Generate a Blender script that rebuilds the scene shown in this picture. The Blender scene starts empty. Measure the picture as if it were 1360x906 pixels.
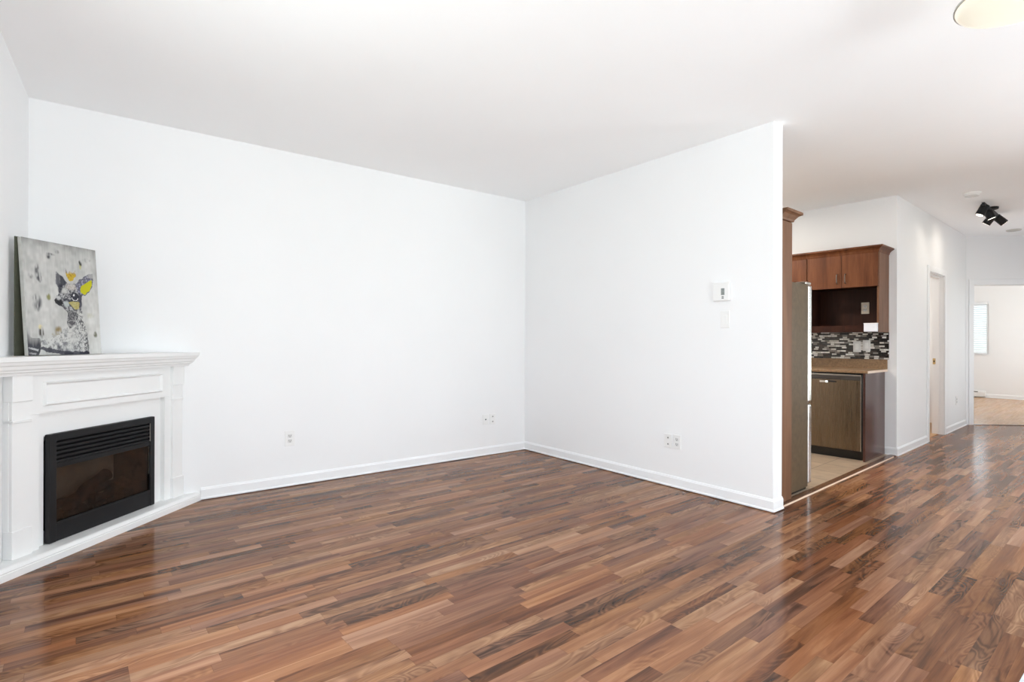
import bpy, bmesh, math, random
import numpy as np
from mathutils import Vector, Matrix

random.seed(7)
C = bpy.context.scene.collection
sc = bpy.context.scene
PI = math.pi

# ------------------------------------------------------------------ camera, world, sun-less daylight, exposure
TH = 0.9111                      # heading of the view, from +X towards +Y
EYE = 1.18
H = 2.711                        # ceiling height
cam = bpy.data.cameras.new('camera')
cam.sensor_width = 36.0
cam.lens = 36.0 * 711.76 / 1360.0
cam.shift_y = 0.46 / 1360.0
cam.clip_start = 0.02
camo = bpy.data.objects.new('camera', cam)
C.objects.link(camo)
d = Vector((math.cos(TH), math.sin(TH), 0)); r = Vector((math.sin(TH), -math.cos(TH), 0))
R = Matrix((r, Vector((0, 0, 1)), -d)).transposed()
camo.matrix_world = Matrix.Translation((0, 0, EYE)) @ R.to_4x4() @ Matrix.Rotation(0.0028, 4, 'Z')
sc.camera = camo

vs = sc.view_settings
vs.view_transform = 'Standard'; vs.look = 'None'; vs.gamma = 1.0; vs.use_curve_mapping = False
vs.exposure = 0.0
sc.cycles.use_denoising = True
sc.cycles.max_bounces = 14
sc.cycles.diffuse_bounces = 8
sc.cycles.glossy_bounces = 5
sc.cycles.transparent_max_bounces = 16
sc.cycles.caustics_reflective = False
sc.cycles.caustics_refractive = False
sc.cycles.sample_clamp_indirect = 8.0

SKY = 2.8
SOUTH_FILL = 44.0              # fill power of the two added tall windows behind the camera
SIDE_FILL = 42.5
EAST_FILL = 112.0
HALL_FILL = 17.0
BED_FILL = 64.0
wd = bpy.data.worlds.new('sky'); sc.world = wd; wd.use_nodes = True
nt = wd.node_tree; nt.nodes.clear()
wo = nt.nodes.new('ShaderNodeOutputWorld'); bg = nt.nodes.new('ShaderNodeBackground')
tc = nt.nodes.new('ShaderNodeTexCoord'); sx = nt.nodes.new('ShaderNodeSeparateXYZ')
rp = nt.nodes.new('ShaderNodeValToRGB')
rp.color_ramp.elements[0].position = 0.46; rp.color_ramp.elements[0].color = (0.42, 0.50, 0.36, 1)
rp.color_ramp.elements[1].position = 0.56; rp.color_ramp.elements[1].color = (0.80, 0.91, 1.0, 1)
mr = nt.nodes.new('ShaderNodeMapRange'); mr.inputs['From Min'].default_value = -1; mr.inputs['From Max'].default_value = 1
nt.links.new(tc.outputs['Generated'], sx.inputs[0]); nt.links.new(sx.outputs['Z'], mr.inputs['Value'])
nt.links.new(mr.outputs[0], rp.inputs[0]); nt.links.new(rp.outputs[0], bg.inputs['Color'])
bg.inputs['Strength'].default_value = SKY
nt.links.new(bg.outputs[0], wo.inputs[0])

# the hall and the kitchen stand 2.4 degrees off the living room: their own frame
THH = 0.0412
HO = Vector((6.0, 1.9261, 0))
HC, HS = math.cos(THH), math.sin(THH)
def hall(x, y, z=0.0):
    return Vector((HO.x + HC*x - HS*y, HO.y + HS*x + HC*y, z))

def area(name, loc, rot, sx_, sy_, power, col=(1, 1, 1), spread=PI):
    l = bpy.data.lights.new(name, 'AREA'); l.shape = 'RECTANGLE'; l.size = sx_; l.size_y = sy_
    l.energy = power; l.color = col; l.spread = spread
    o = bpy.data.objects.new(name, l); C.objects.link(o); o.location = loc; o.rotation_euler = rot
    return o
# upward-tilted fill lamps in added south windows (area lamps look along +Y into the room)
WIN = [(0.3, 2.5), (3.5, 5.7)]
WZ0, WZ1 = 0.12, 2.25
YS = -3.2
for i, (a, b) in enumerate(WIN):
    area('window_daylight', ((a+b)/2, YS-0.16, (WZ0+WZ1)/2), (PI/2+math.radians((30, 10)[i]), 0, 0), b-a, WZ1-WZ0, SOUTH_FILL*(b-a)*(1.0, 0.28)[i], (0.88, 0.94, 1.0), math.radians(120))
# fill lamp in an added side window of the left wall, out of view
LW0, LW1, LZ0, LZ1 = 0.7, 2.4, 0.45, 2.25
area('side_window_daylight', (-0.85, (LW0+LW1)/2, (LZ0+LZ1)/2), (PI/2-math.radians(10), 0, -PI/2), LW1-LW0, LZ1-LZ0, SIDE_FILL*(LW1-LW0), (0.88, 0.94, 1.0))
# fill lamp in an added east window, outside the right edge of the view
EW0, EW1 = -4.4, -2.9                # hall frame y
p = hall(1.05+0.27, (EW0+EW1)/2, (LZ0+LZ1)/2)
area('east_window_daylight', p, (PI/2+math.radians(20), 0, THH+PI/2), EW1-EW0, LZ1-LZ0, EAST_FILL*(EW1-EW0), (0.88, 0.94, 1.0), math.radians(130))
# fill lamp behind an added glazed door on the hidden side of the hall
GW0, GW1 = 2.7, 3.6
area('hall_door_daylight', hall((GW0+GW1)/2, -1.80, 1.15), (PI/2+math.radians(30), 0, THH), GW1-GW0, 1.9, HALL_FILL, (0.92, 0.955, 1.0))
# fill lamp in an added, unseen side window of the bedroom
p = hall(7.2, -1.98, 1.5)
area('bedroom_daylight', p, (PI/2, 0, THH), 1.6, 1.3, BED_FILL, (0.95, 0.975, 1.0))
# area lamp added as sky close behind the bedroom's far window, for glare
area('bedroom_window_daylight', hall(9.45, 1.02, 1.5), (PI/2, 0, THH+PI/2), 1.15, 1.2, 15, (0.92, 0.965, 1.0))
# added fill lamp behind the half seen hall doorway
area('bathroom_lamp', hall(2.3, 1.2, 2.62), (0, 0, THH), 0.3, 0.3, 30, (1.0, 0.96, 0.90))
# added kitchen fill lamp, hidden by the partition
area('kitchen_lamp', hall(-0.9, 1.5, 2.66), (0, 0, THH), 0.35, 0.35, 55, (1.0, 0.93, 0.83))

# ------------------------------------------------------------------ helpers
def tag(o, label=None, cat=None, group=None, kind=None):
    if label: o['label'] = label
    if cat: o['category'] = cat
    if group: o['group'] = group
    if kind: o['kind'] = kind
    return o

class MB:
    """collects shapes into one mesh; off = the world (or frame) point that becomes the mesh's origin"""
    def __init__(s, off=(0, 0, 0)):
        s.bm = bmesh.new(); s.off = Vector(off)
    def v(s, p): return s.bm.verts.new(Vector(p) - s.off)
    def box(s, x0, x1, y0, y1, z0, z1, bev=0.0, seg=2, mi=0):
        n = len(s.bm.faces)
        q = [s.v((x, y, z)) for z in (z0, z1) for y in (y0, y1) for x in (x0, x1)]
        fs = [s.bm.faces.new([q[i] for i in f]) for f in ((0,2,3,1),(4,5,7,6),(0,1,5,4),(2,6,7,3),(0,4,6,2),(1,3,7,5))]
        for f in fs: f.material_index = mi
        if bev:
            es = list({e for f in fs for e in f.edges})
            bmesh.ops.bevel(s.bm, geom=es, offset=bev, segments=seg, affect='EDGES', profile=0.5)
        return s
    def prism(s, poly, z0, z1, mi=0):
        """poly in XY, extruded along Z"""
        a = [s.v((x, y, z0)) for x, y in poly]; b = [s.v((x, y, z1)) for x, y in poly]
        n = len(poly)
        s.bm.faces.new(a[::-1]).material_index = mi; s.bm.faces.new(b).material_index = mi
        for i in range(n):
            s.bm.faces.new((a[i], a[(i+1) % n], b[(i+1) % n], b[i])).material_index = mi
        return s
    def sweep(s, prof, p0, p1, out, m0=0.0, m1=0.0):
        """profile (o, z) pushed from p0 to p1 in the ground plane; o is measured along 'out'; m0/m1 mitre shear at the ends"""
        p0 = Vector(p0); p1 = Vector(p1); out = Vector(out).normalized(); t = (p1-p0).normalized()
        a = []; b = []
        for o, z in prof:
            up = Vector((0, 0, z))
            a.append(s.v(p0 + out*o + up + t*(m0*o))); b.append(s.v(p1 + out*o + up + t*(m1*o)))
        n = len(prof)
        s.bm.faces.new(a); s.bm.faces.new(b[::-1])
        for i in range(n):
            s.bm.faces.new((a[i], b[i], b[(i+1) % n], a[(i+1) % n]))
        return s
    def cyl(s, c, ax, r0, r1, L, n=24, mi=0):
        """cylinder or cone from c along ax"""
        c = Vector(c); ax = Vector(ax).normalized(); u = ax.orthogonal().normalized(); w = ax.cross(u)
        A = []; B = []
        for i in range(n):
            t = 2*PI*i/n; k = u*math.cos(t) + w*math.sin(t)
            A.append(s.v(c + k*r0)); B.append(s.v(c + ax*L + k*r1))
        s.bm.faces.new(A[::-1]).material_index = mi; s.bm.faces.new(B).material_index = mi
        for i in range(n):
            s.bm.faces.new((A[i], A[(i+1) % n], B[(i+1) % n], B[i])).material_index = mi
        return s
    def lathe(s, c, prof, n=40, close=False):
        """profile (r, z) turned round the vertical through c"""
        c = Vector(c); rings = []
        for rr, z in prof:
            if rr < 1e-6: rings.append([s.v(c + Vector((0, 0, z)))])
            else: rings.append([s.v(c + Vector((rr*math.cos(2*PI*i/n), rr*math.sin(2*PI*i/n), z))) for i in range(n)])
        for a, b in zip(rings, rings[1:]):
            for i in range(n):
                j = (i+1) % n
                if len(a) == 1 and len(b) == 1: continue
                if len(a) == 1: s.bm.faces.new((a[0], b[i], b[j]))
                elif len(b) == 1: s.bm.faces.new((a[i], a[j], b[0]))
                else: s.bm.faces.new((a[i], a[j], b[j], b[i]))
        return s
    def tube(s, pts, rad, n=10):
        pts = [Vector(q) for q in pts]; rings = []
        for i, q in enumerate(pts):
            t = (pts[min(i+1, len(pts)-1)] - pts[max(i-1, 0)]).normalized()
            u = t.orthogonal().normalized() if i == 0 else (u - t*u.dot(t)).normalized()
            w = t.cross(u); rr = rad[i] if isinstance(rad, (list, tuple)) else rad
            rings.append([s.v(q + (u*math.cos(2*PI*k/n) + w*math.sin(2*PI*k/n))*rr) for k in range(n)])
        s.bm.faces.new(rings[0][::-1]); s.bm.faces.new(rings[-1])
        for a, b in zip(rings, rings[1:]):
            for k in range(n): s.bm.faces.new((a[k], a[(k+1) % n], b[(k+1) % n], b[k]))
        return s
    def build(s, name, m, parent=None, smooth=False, at=None, rot=0.0):
        bmesh.ops.recalc_face_normals(s.bm, faces=s.bm.faces[:])
        me = bpy.data.meshes.new(name); s.bm.to_mesh(me); s.bm.free()
        for x in (m if isinstance(m, (list, tuple)) else [m]): me.materials.append(x)
        if smooth:
            for f in me.polygons: f.use_smooth = True
            try: me.set_sharp_from_angle(angle=math.radians(40))
            except Exception: pass
        o = bpy.data.objects.new(name, me); C.objects.link(o)
        if parent: o.parent = parent
        elif at is not None: o.location = at; o.rotation_euler = (0, 0, rot)
        return o

def empty(name, loc, rz=0.0):
    o = bpy.data.objects.new(name, None); C.objects.link(o)
    o.empty_display_size = 0.1; o.location = loc; o.rotation_euler = (0, 0, rz)
    return o
def hthing(name, base, label, cat, group=None, rz=0.0):
    o = empty(name, hall(*base), THH + rz); return tag(o, label, cat, group)
def struct(o, label, cat): return tag(o, label, cat, kind='structure')
def hbuild(mb, name, m):       # a structure mesh written in hall coordinates
    return mb.build(name, m, at=hall(0, 0, 0), rot=THH)

# ------------------------------------------------------------------ materials
def N(nt, t, **kw):
    n = nt.nodes.new(t)
    for k, v in kw.items(): setattr(n, k, v)
    return n
def base_mat(name, col, rough=0.5, metal=0.0, spec=0.5, coat=0.0):
    m = bpy.data.materials.new(name); m.use_nodes = True
    b = m.node_tree.nodes['Principled BSDF']
    b.inputs['Base Color'].default_value = (*col, 1); b.inputs['Roughness'].default_value = rough
    b.inputs['Metallic'].default_value = metal; b.inputs['Specular IOR Level'].default_value = spec
    b.inputs['Coat Weight'].default_value = coat
    return m, m.node_tree, b
def simple(name, col, rough=0.5, metal=0.0, spec=0.5, coat=0.0, mott=0.04, scale=8.0, bump=0.0, bscale=200.0):
    """colour with slight procedural mottling"""
    m, nt, b = base_mat(name, col, rough, metal, spec, coat)
    t = N(nt, 'ShaderNodeTexCoord'); n = N(nt, 'ShaderNodeTexNoise'); n.inputs['Scale'].default_value = scale
    n.inputs['Detail'].default_value = 3
    r = N(nt, 'ShaderNodeValToRGB')
    r.color_ramp.elements[0].position = 0.3; r.color_ramp.elements[1].position = 0.7
    r.color_ramp.elements[0].color = (*[c*(1-mott) for c in col], 1)
    r.color_ramp.elements[1].color = (*[min(1, c*(1+mott)) for c in col], 1)
    nt.links.new(t.outputs['Object'], n.inputs['Vector']); nt.links.new(n.outputs[0], r.inputs[0])
    nt.links.new(r.outputs[0], b.inputs['Base Color'])
    if bump:
        n2 = N(nt, 'ShaderNodeTexNoise'); n2.inputs['Scale'].default_value = bscale; n2.inputs['Detail'].default_value = 2
        bp = N(nt, 'ShaderNodeBump'); bp.inputs['Strength'].default_value = bump; bp.inputs['Distance'].default_value = 0.002
        nt.links.new(t.outputs['Object'], n2.inputs['Vector']); nt.links.new(n2.outputs[0], bp.inputs['Height'])
        nt.links.new(bp.outputs[0], b.inputs['Normal'])
    return m
def math_(nt, op, a, b=None, c=None):
    n = N(nt, 'ShaderNodeMath', operation=op)
    for i, v in enumerate((a, b, c)):
        if v is None: continue
        if isinstance(v, (int, float)): n.inputs[i].default_value = v
        else: nt.links.new(v, n.inputs[i])
    return n.outputs[0]
def ramp(nt, fac, stops):
    r = N(nt, 'ShaderNodeValToRGB'); e = r.color_ramp.elements
    while len(e) < len(stops): e.new(0.5)
    for x, (p, c) in zip(e, stops): x.position = p; x.color = (*c, 1) if len(c) == 3 else c
    nt.links.new(fac, r.inputs[0]); return r.outputs[0]

def laminate(name, stops, W=0.0595, L=0.56, angle=0.026, rough=0.17, contrast=1.0, seed=0.0, spec=0.62):
    """three-strip walnut laminate: rows of strips with random lengths, tones and figure"""
    m, nt, b = base_mat(name, (0.2, 0.1, 0.05), 0.5, 0.0, 0.0, spec)
    b.inputs['Coat Roughness'].default_value = rough; b.inputs['Coat IOR'].default_value = 1.5
    t = N(nt, 'ShaderNodeTexCoord'); mp = N(nt, 'ShaderNodeMapping')
    mp.inputs['Rotation'].default_value = (0, 0, -angle)
    nt.links.new(t.outputs['Object'], mp.inputs['Vector'])
    s = N(nt, 'ShaderNodeSeparateXYZ'); nt.links.new(mp.outputs[0], s.inputs[0])
    X, Y = s.outputs['X'], s.outputs['Y']
    yw = math_(nt, 'DIVIDE', Y, W); row = math_(nt, 'FLOOR', yw)
    wn = N(nt, 'ShaderNodeTexWhiteNoise', noise_dimensions='1D'); nt.links.new(math_(nt, 'ADD', row, 37.3+seed), wn.inputs['W'])
    xs = math_(nt, 'MULTIPLY_ADD', wn.outputs['Value'], 913.7, math_(nt, 'DIVIDE', X, L))
    vo = N(nt, 'ShaderNodeTexVoronoi', voronoi_dimensions='1D', feature='F1'); vo.inputs['Scale'].default_value = 1.0
    vo.inputs['Randomness'].default_value = 0.75
    nt.links.new(xs, vo.inputs['W'])
    cs = N(nt, 'ShaderNodeSeparateColor'); nt.links.new(vo.outputs['Color'], cs.inputs[0])
    r1, r2, r3 = cs.outputs[0], cs.outputs[1], cs.outputs[2]
    ve = N(nt, 'ShaderNodeTexVoronoi', voronoi_dimensions='1D', feature='DISTANCE_TO_EDGE'); ve.inputs['Scale'].default_value = 1.0
    ve.inputs['Randomness'].default_value = 0.75
    nt.links.new(xs, ve.inputs['W'])
    # figure: noise drawn out along the strip, shifted per strip
    def stretched(sx_, sy_, off, detail, dist, rough_=0.55):
        c = N(nt, 'ShaderNodeCombineXYZ')
        nt.links.new(math_(nt, 'MULTIPLY', X, sx_), c.inputs[0])
        nt.links.new(math_(nt, 'MULTIPLY_ADD', row, 0.37, math_(nt, 'MULTIPLY', Y, sy_)), c.inputs[1])
        nt.links.new(math_(nt, 'MULTIPLY_ADD', off, 57.0, math_(nt, 'MULTIPLY', row, 1.7)), c.inputs[2])
        n = N(nt, 'ShaderNodeTexNoise'); n.inputs['Scale'].default_value = 1.0; n.inputs['Detail'].default_value = detail
        n.inputs['Distortion'].default_value = dist; n.inputs['Roughness'].default_value = rough_
        nt.links.new(c.outputs[0], n.inputs['Vector']); return n.outputs[0]
    big = stretched(1.5, 22.0, r1, 4, 0.8)          # broad streaks
    fine = stretched(5.0, 190.0, r2, 3, 0.2)        # pores and fine grain
    swirl = stretched(2.6, 8.0, r3, 1, 1.3)        # crotch figure
    rings = math_(nt, 'SINE', math_(nt, 'MULTIPLY', swirl, 58.0))
    mask = ramp(nt, math_(nt, 'ADD', stretched(1.6, 9.0, r2, 1, 0.3), math_(nt, 'MULTIPLY_ADD', r3, 0.34, -0.17)), [(0.46, (0, 0, 0)), (0.62, (1, 1, 1))])
    # tone = per-strip random + streaks
    tone = math_(nt, 'ADD', math_(nt, 'MULTIPLY_ADD', r1, 0.36*contrast, 0.5-0.18*contrast),
                 math_(nt, 'MULTIPLY_ADD', big, 0.85, -0.425))
    tone = math_(nt, 'ADD', tone, math_(nt, 'MULTIPLY_ADD', fine, 0.16, -0.08))
    tone = math_(nt, 'SUBTRACT', tone, math_(nt, 'MULTIPLY', mask, math_(nt, 'MULTIPLY_ADD', rings, 0.085, 0.075)))
    col = ramp(nt, tone, stops)
    # strips drift between reddish and greyish
    hs = N(nt, 'ShaderNodeHueSaturation'); nt.links.new(col, hs.inputs['Color'])
    nt.links.new(math_(nt, 'MULTIPLY_ADD', r2, 0.16, 0.90), hs.inputs['Saturation'])
    nt.links.new(math_(nt, 'MULTIPLY_ADD', r3, 0.010, 0.495), hs.inputs['Hue'])
    # fine joints
    fy = math_(nt, 'FRACT', yw)
    ey = math_(nt, 'MINIMUM', fy, math_(nt, 'SUBTRACT', 1.0, fy))
    jy = math_(nt, 'LESS_THAN', ey, 0.012)
    jx = math_(nt, 'LESS_THAN', ve.outputs['Distance'], 0.0022)
    j = math_(nt, 'MAXIMUM', jy, jx)
    mx = N(nt, 'ShaderNodeMix', data_type='RGBA', blend_type='MULTIPLY')
    nt.links.new(math_(nt, 'MULTIPLY', j, 0.30), mx.inputs['Factor']); nt.links.new(hs.outputs[0], mx.inputs['A'])
    mx.inputs['B'].default_value = (0.3, 0.2, 0.15, 1)
    nt.links.new(mx.outputs['Result'], b.inputs['Base Color'])
    nt.links.new(math_(nt, 'MULTIPLY_ADD', fine, 0.10, rough-0.05), b.inputs['Coat Roughness'])
    # board joints every third strip, pressed in a little
    y3 = math_(nt, 'FRACT', math_(nt, 'DIVIDE', yw, 3.0)); e3 = math_(nt, 'MINIMUM', y3, math_(nt, 'SUBTRACT', 1.0, y3))
    hgt = math_(nt, 'MINIMUM', math_(nt, 'MULTIPLY', e3, 60.0), 1.0)
    bp = N(nt, 'ShaderNodeBump'); bp.inputs['Strength'].default_value = 0.25; bp.inputs['Distance'].default_value = 0.0006
    nt.links.new(hgt, bp.inputs['Height']); nt.links.new(bp.outputs[0], b.inputs['Normal']); nt.links.new(bp.outputs[0], b.inputs['Coat Normal'])
    return m

def wood(name, stops, rough=0.35, sx_=14.0, sz=1.2, axis='Z', spec=0.5, coat=0.0):
    """cabinet veneer with the grain along one axis"""
    m, nt, b = base_mat(name, stops[0][1], rough, 0.0, spec, coat)
    t = N(nt, 'ShaderNodeTexCoord'); mp = N(nt, 'ShaderNodeMapping')
    sc_ = {'Z': (sx_, sx_, sz), 'X': (sz, sx_, sx_), 'Y': (sx_, sz, sx_)}[axis]
    mp.inputs['Scale'].default_value = sc_
    nt.links.new(t.outputs['Object'], mp.inputs['Vector'])
    n = N(nt, 'ShaderNodeTexNoise'); n.inputs['Scale'].default_value = 1.0; n.inputs['Detail'].default_value = 5; n.inputs['Distortion'].default_value = 0.7
    nt.links.new(mp.outputs[0], n.inputs['Vector'])
    n2 = N(nt, 'ShaderNodeTexNoise'); n2.inputs['Scale'].default_value = 7.0; n2.inputs['Detail'].default_value = 2
    nt.links.new(mp.outputs[0], n2.inputs['Vector'])
    f = math_(nt, 'MULTIPLY_ADD', n2.outputs[0], 0.25, math_(nt, 'MULTIPLY', n.outputs[0], 0.8))
    nt.links.new(ramp(nt, f, stops), b.inputs['Base Color'])
    return m

M_wall = simple('white_wall_paint', (0.82, 0.825, 0.83), 0.62, spec=0.25, mott=0.008, scale=1.5, bump=0.05, bscale=350)
M_ceil = simple('white_ceiling_paint', (0.93, 0.935, 0.94), 0.8, spec=0.2, mott=0.008, scale=1.5, bump=0.06, bscale=300)
M_trim = simple('white_trim_paint', (0.83, 0.84, 0.85), 0.38, mott=0.01, scale=3)
M_mantel = simple('white_mantel_lacquer', (0.80, 0.805, 0.80), 0.42, mott=0.015, scale=4)
M_floor = laminate('walnut_laminate', [(0.06, (0.034, 0.015, 0.009)), (0.25, (0.088, 0.037, 0.019)), (0.42, (0.180, 0.076, 0.036)), (0.58, (0.250, 0.115, 0.055)), (0.76, (0.345, 0.180, 0.092)), (0.95, (0.45, 0.26, 0.14))])
M_floor_bed = laminate('pale_oak_laminate', [(0.1, (0.34, 0.21, 0.13)), (0.5, (0.50, 0.33, 0.215)), (0.9, (0.62, 0.43, 0.29))], rough=0.25, contrast=0.2, seed=11.0)  # bedroom laminate, paled so its colour carries the glare
M_black = simple('black_painted_metal', (0.010, 0.010, 0.011), 0.45, spec=0.25, mott=0.1)
M_blackgloss = simple('black_gloss_plastic', (0.008, 0.008, 0.009), 0.22, mott=0.05)
M_plastic = simple('white_plastic', (0.80, 0.80, 0.79), 0.35, mott=0.01)
M_slot = simple('dark_socket_slot', (0.03, 0.03, 0.03), 0.6)
M_grey = simple('grey_socket_face', (0.68, 0.68, 0.67), 0.35, mott=0.02)
M_cherry = wood('cherry_veneer', [(0.25, (0.058, 0.018, 0.007)), (0.5, (0.125, 0.042, 0.016)), (0.75, (0.20, 0.073, 0.029))], rough=0.40, spec=0.2)
M_cherry_side = wood('cherry_side_veneer', [(0.25, (0.10, 0.047, 0.024)), (0.5, (0.155, 0.074, 0.039)), (0.75, (0.215, 0.108, 0.058))], rough=0.42, spec=0.2)
M_cherry_dark = wood('dark_cherry_board', [(0.25, (0.014, 0.005, 0.003)), (0.5, (0.030, 0.010, 0.006)), (0.75, (0.050, 0.017, 0.009))], rough=0.45, spec=0.15)  # cherry with the niche's shade darkened into its colour
M_mahog = wood('mahogany_end_panel', [(0.25, (0.035, 0.014, 0.011)), (0.5, (0.060, 0.023, 0.017)), (0.75, (0.095, 0.038, 0.027))], rough=0.22, spec=0.6)
M_counter = simple('brown_worktop', (0.24, 0.145, 0.075), 0.35, mott=0.25, scale=60)
M_counter_edge = simple('pale_worktop_edge', (0.62, 0.50, 0.38), 0.4, mott=0.08, scale=40)
def steel(name, col, rough, axis):
    m, nt, b = base_mat(name, col, rough, 1.0)
    t = N(nt, 'ShaderNodeTexCoord'); mp = N(nt, 'ShaderNodeMapping'); mp.inputs['Scale'].default_value = axis
    n = N(nt, 'ShaderNodeTexNoise'); n.inputs['Scale'].default_value = 1.0; n.inputs['Detail'].default_value = 3
    nt.links.new(t.outputs['Object'], mp.inputs['Vector']); nt.links.new(mp.outputs[0], n.inputs['Vector'])
    nt.links.new(math_(nt, 'MULTIPLY_ADD', n.outputs[0], 0.16, rough-0.08), b.inputs['Roughness'])
    nt.links.new(ramp(nt, n.outputs[0], [(0.3, tuple(c*0.9 for c in col)), (0.7, col)]), b.inputs['Base Color'])
    return m
M_steel = steel('brushed_bronze_steel', (0.225, 0.17, 0.12), 0.27, (300, 300, 3))
M_chrome = steel('bright_steel', (0.80, 0.79, 0.77), 0.18, (40, 40, 40))
M_dullsteel = steel('satin_steel', (0.5, 0.47, 0.43), 0.32, (40, 40, 40))
M_pewter = simple('dark_pewter', (0.16, 0.14, 0.12), 0.35, metal=0.9)
M_fridge = simple('pebbled_grey_brown_fridge_side', (0.100, 0.070, 0.040), 0.38, spec=0.18, mott=0.15, scale=30, bump=0.5, bscale=160)
M_brass = simple('brass', (0.60, 0.42, 0.18), 0.3, metal=1.0)
M_darkwood = wood('dark_transition_strip', [(0.25, (0.06, 0.025, 0.012)), (0.6, (0.14, 0.06, 0.03)), (0.85, (0.22, 0.1, 0.05))], rough=0.25, axis='X')
M_strip = simple('pale_edge_strip', (0.74, 0.56, 0.44), 0.2, mott=0.05)
M_taupe = simple('taupe_firebox_back', (0.50, 0.44, 0.385), 0.7, mott=0.12, scale=14)
M_fireside = simple('dark_red_firebrick', (0.085, 0.062, 0.055), 0.75, mott=0.4, scale=22)
M_log = simple('charred_log', (0.085, 0.052, 0.045), 0.8, mott=0.8, scale=26, bump=0.8, bscale=60)
M_ember = simple('ember_bed', (0.06, 0.042, 0.036), 0.9, mott=0.6, scale=40, bump=0.8, bscale=90)
M_olive = simple('olive_canvas_back', (0.075, 0.077, 0.052), 0.8, mott=0.12, scale=20)
M_canvas_edge = simple('canvas_edge', (0.52, 0.52, 0.49), 0.8, mott=0.1, scale=30)
M_blind = simple('white_blind_slat', (0.82, 0.84, 0.86), 0.5)
M_heater = simple('white_heater_enamel', (0.80, 0.80, 0.79), 0.4)
M_tan = simple('tan_cabinet', (0.34, 0.25, 0.14), 0.5, mott=0.1)
M_lcd = simple('grey_display', (0.25, 0.27, 0.26), 0.2, mott=0.15, scale=90)
M_pale_tile = simple('pale_blue_grey_tile', (0.62, 0.65, 0.70), 0.35, mott=0.05, scale=12)

def glass(name, tint, ior_gloss=0.5, rough=0.03):
    m = bpy.data.materials.new(name); m.use_nodes = True; nt = m.node_tree; nt.nodes.clear()
    o = N(nt, 'ShaderNodeOutputMaterial'); tr = N(nt, 'ShaderNodeBsdfTransparent'); tr.inputs[0].default_value = (*tint, 1)
    gl = N(nt, 'ShaderNodeBsdfGlossy'); gl.inputs['Roughness'].default_value = rough
    fr = N(nt, 'ShaderNodeFresnel'); fr.inputs['IOR'].default_value = 1.45
    mx = N(nt, 'ShaderNodeMixShader')
    nt.links.new(math_(nt, 'MULTIPLY', fr.outputs[0], ior_gloss), mx.inputs[0])
    nt.links.new(tr.outputs[0], mx.inputs[1]); nt.links.new(gl.outputs[0], mx.inputs[2]); nt.links.new(mx.outputs[0], o.inputs[0])
    return m
M_fireglass = glass('smoked_glass', (0.56, 0.53, 0.50), 0.35)
M_pane = glass('window_glass', (0.97, 0.98, 0.98), 1.0)

def lamp_mat(name, col, strength, base=(0.9, 0.88, 0.8)):
    m, nt, b = base_mat(name, base, 0.25)
    b.inputs['Emission Color'].default_value = (*col, 1); b.inputs['Emission Strength'].default_value = strength
    return m
M_bowl = lamp_mat('lit_opal_glass', (1.0, 0.95, 0.80), 0.50, (0.62, 0.59, 0.50))
M_bulb = lamp_mat('lit_spot_lens', (1.0, 0.9, 0.75), 3.0)

# floor tile of the kitchen
def tile_floor():
    m, nt, b = base_mat('beige_ceramic_tile', (0.45, 0.35, 0.25), 0.35)
    t = N(nt, 'ShaderNodeTexCoord'); br = N(nt, 'ShaderNodeTexBrick'); br.offset = 0.0
    br.inputs['Scale'].default_value = 1.0; br.inputs['Brick Width'].default_value = 0.33; br.inputs['Row Height'].default_value = 0.33
    br.inputs['Mortar Size'].default_value = 0.004
    br.inputs['Color1'].default_value = (0.40, 0.30, 0.21, 1); br.inputs['Color2'].default_value = (0.45, 0.345, 0.245, 1)
    br.inputs['Mortar'].default_value = (0.17, 0.12, 0.085, 1)
    mp = N(nt, 'ShaderNodeMapping'); mp.inputs['Location'].default_value = (0.08, 0.0, 0)
    nt.links.new(t.outputs['Object'], mp.inputs[0]); nt.links.new(mp.outputs[0], br.inputs['Vector'])
    n = N(nt, 'ShaderNodeTexNoise'); n.inputs['Scale'].default_value = 9; n.inputs['Detail'].default_value = 5
    nt.links.new(t.outputs['Object'], n.inputs['Vector'])
    mx = N(nt, 'ShaderNodeMix', data_type='RGBA', blend_type='MULTIPLY'); mx.inputs['Factor'].default_value = 0.5
    nt.links.new(br.outputs['Color'], mx.inputs['A'])
    nt.links.new(ramp(nt, n.outputs[0], [(0.3, (0.6, 0.58, 0.55)), (0.7, (1.1, 1.1, 1.1))]), mx.inputs['B'])
    nt.links.new(mx.outputs['Result'], b.inputs['Base Color'])
    return m
M_tilefloor = tile_floor()

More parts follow.
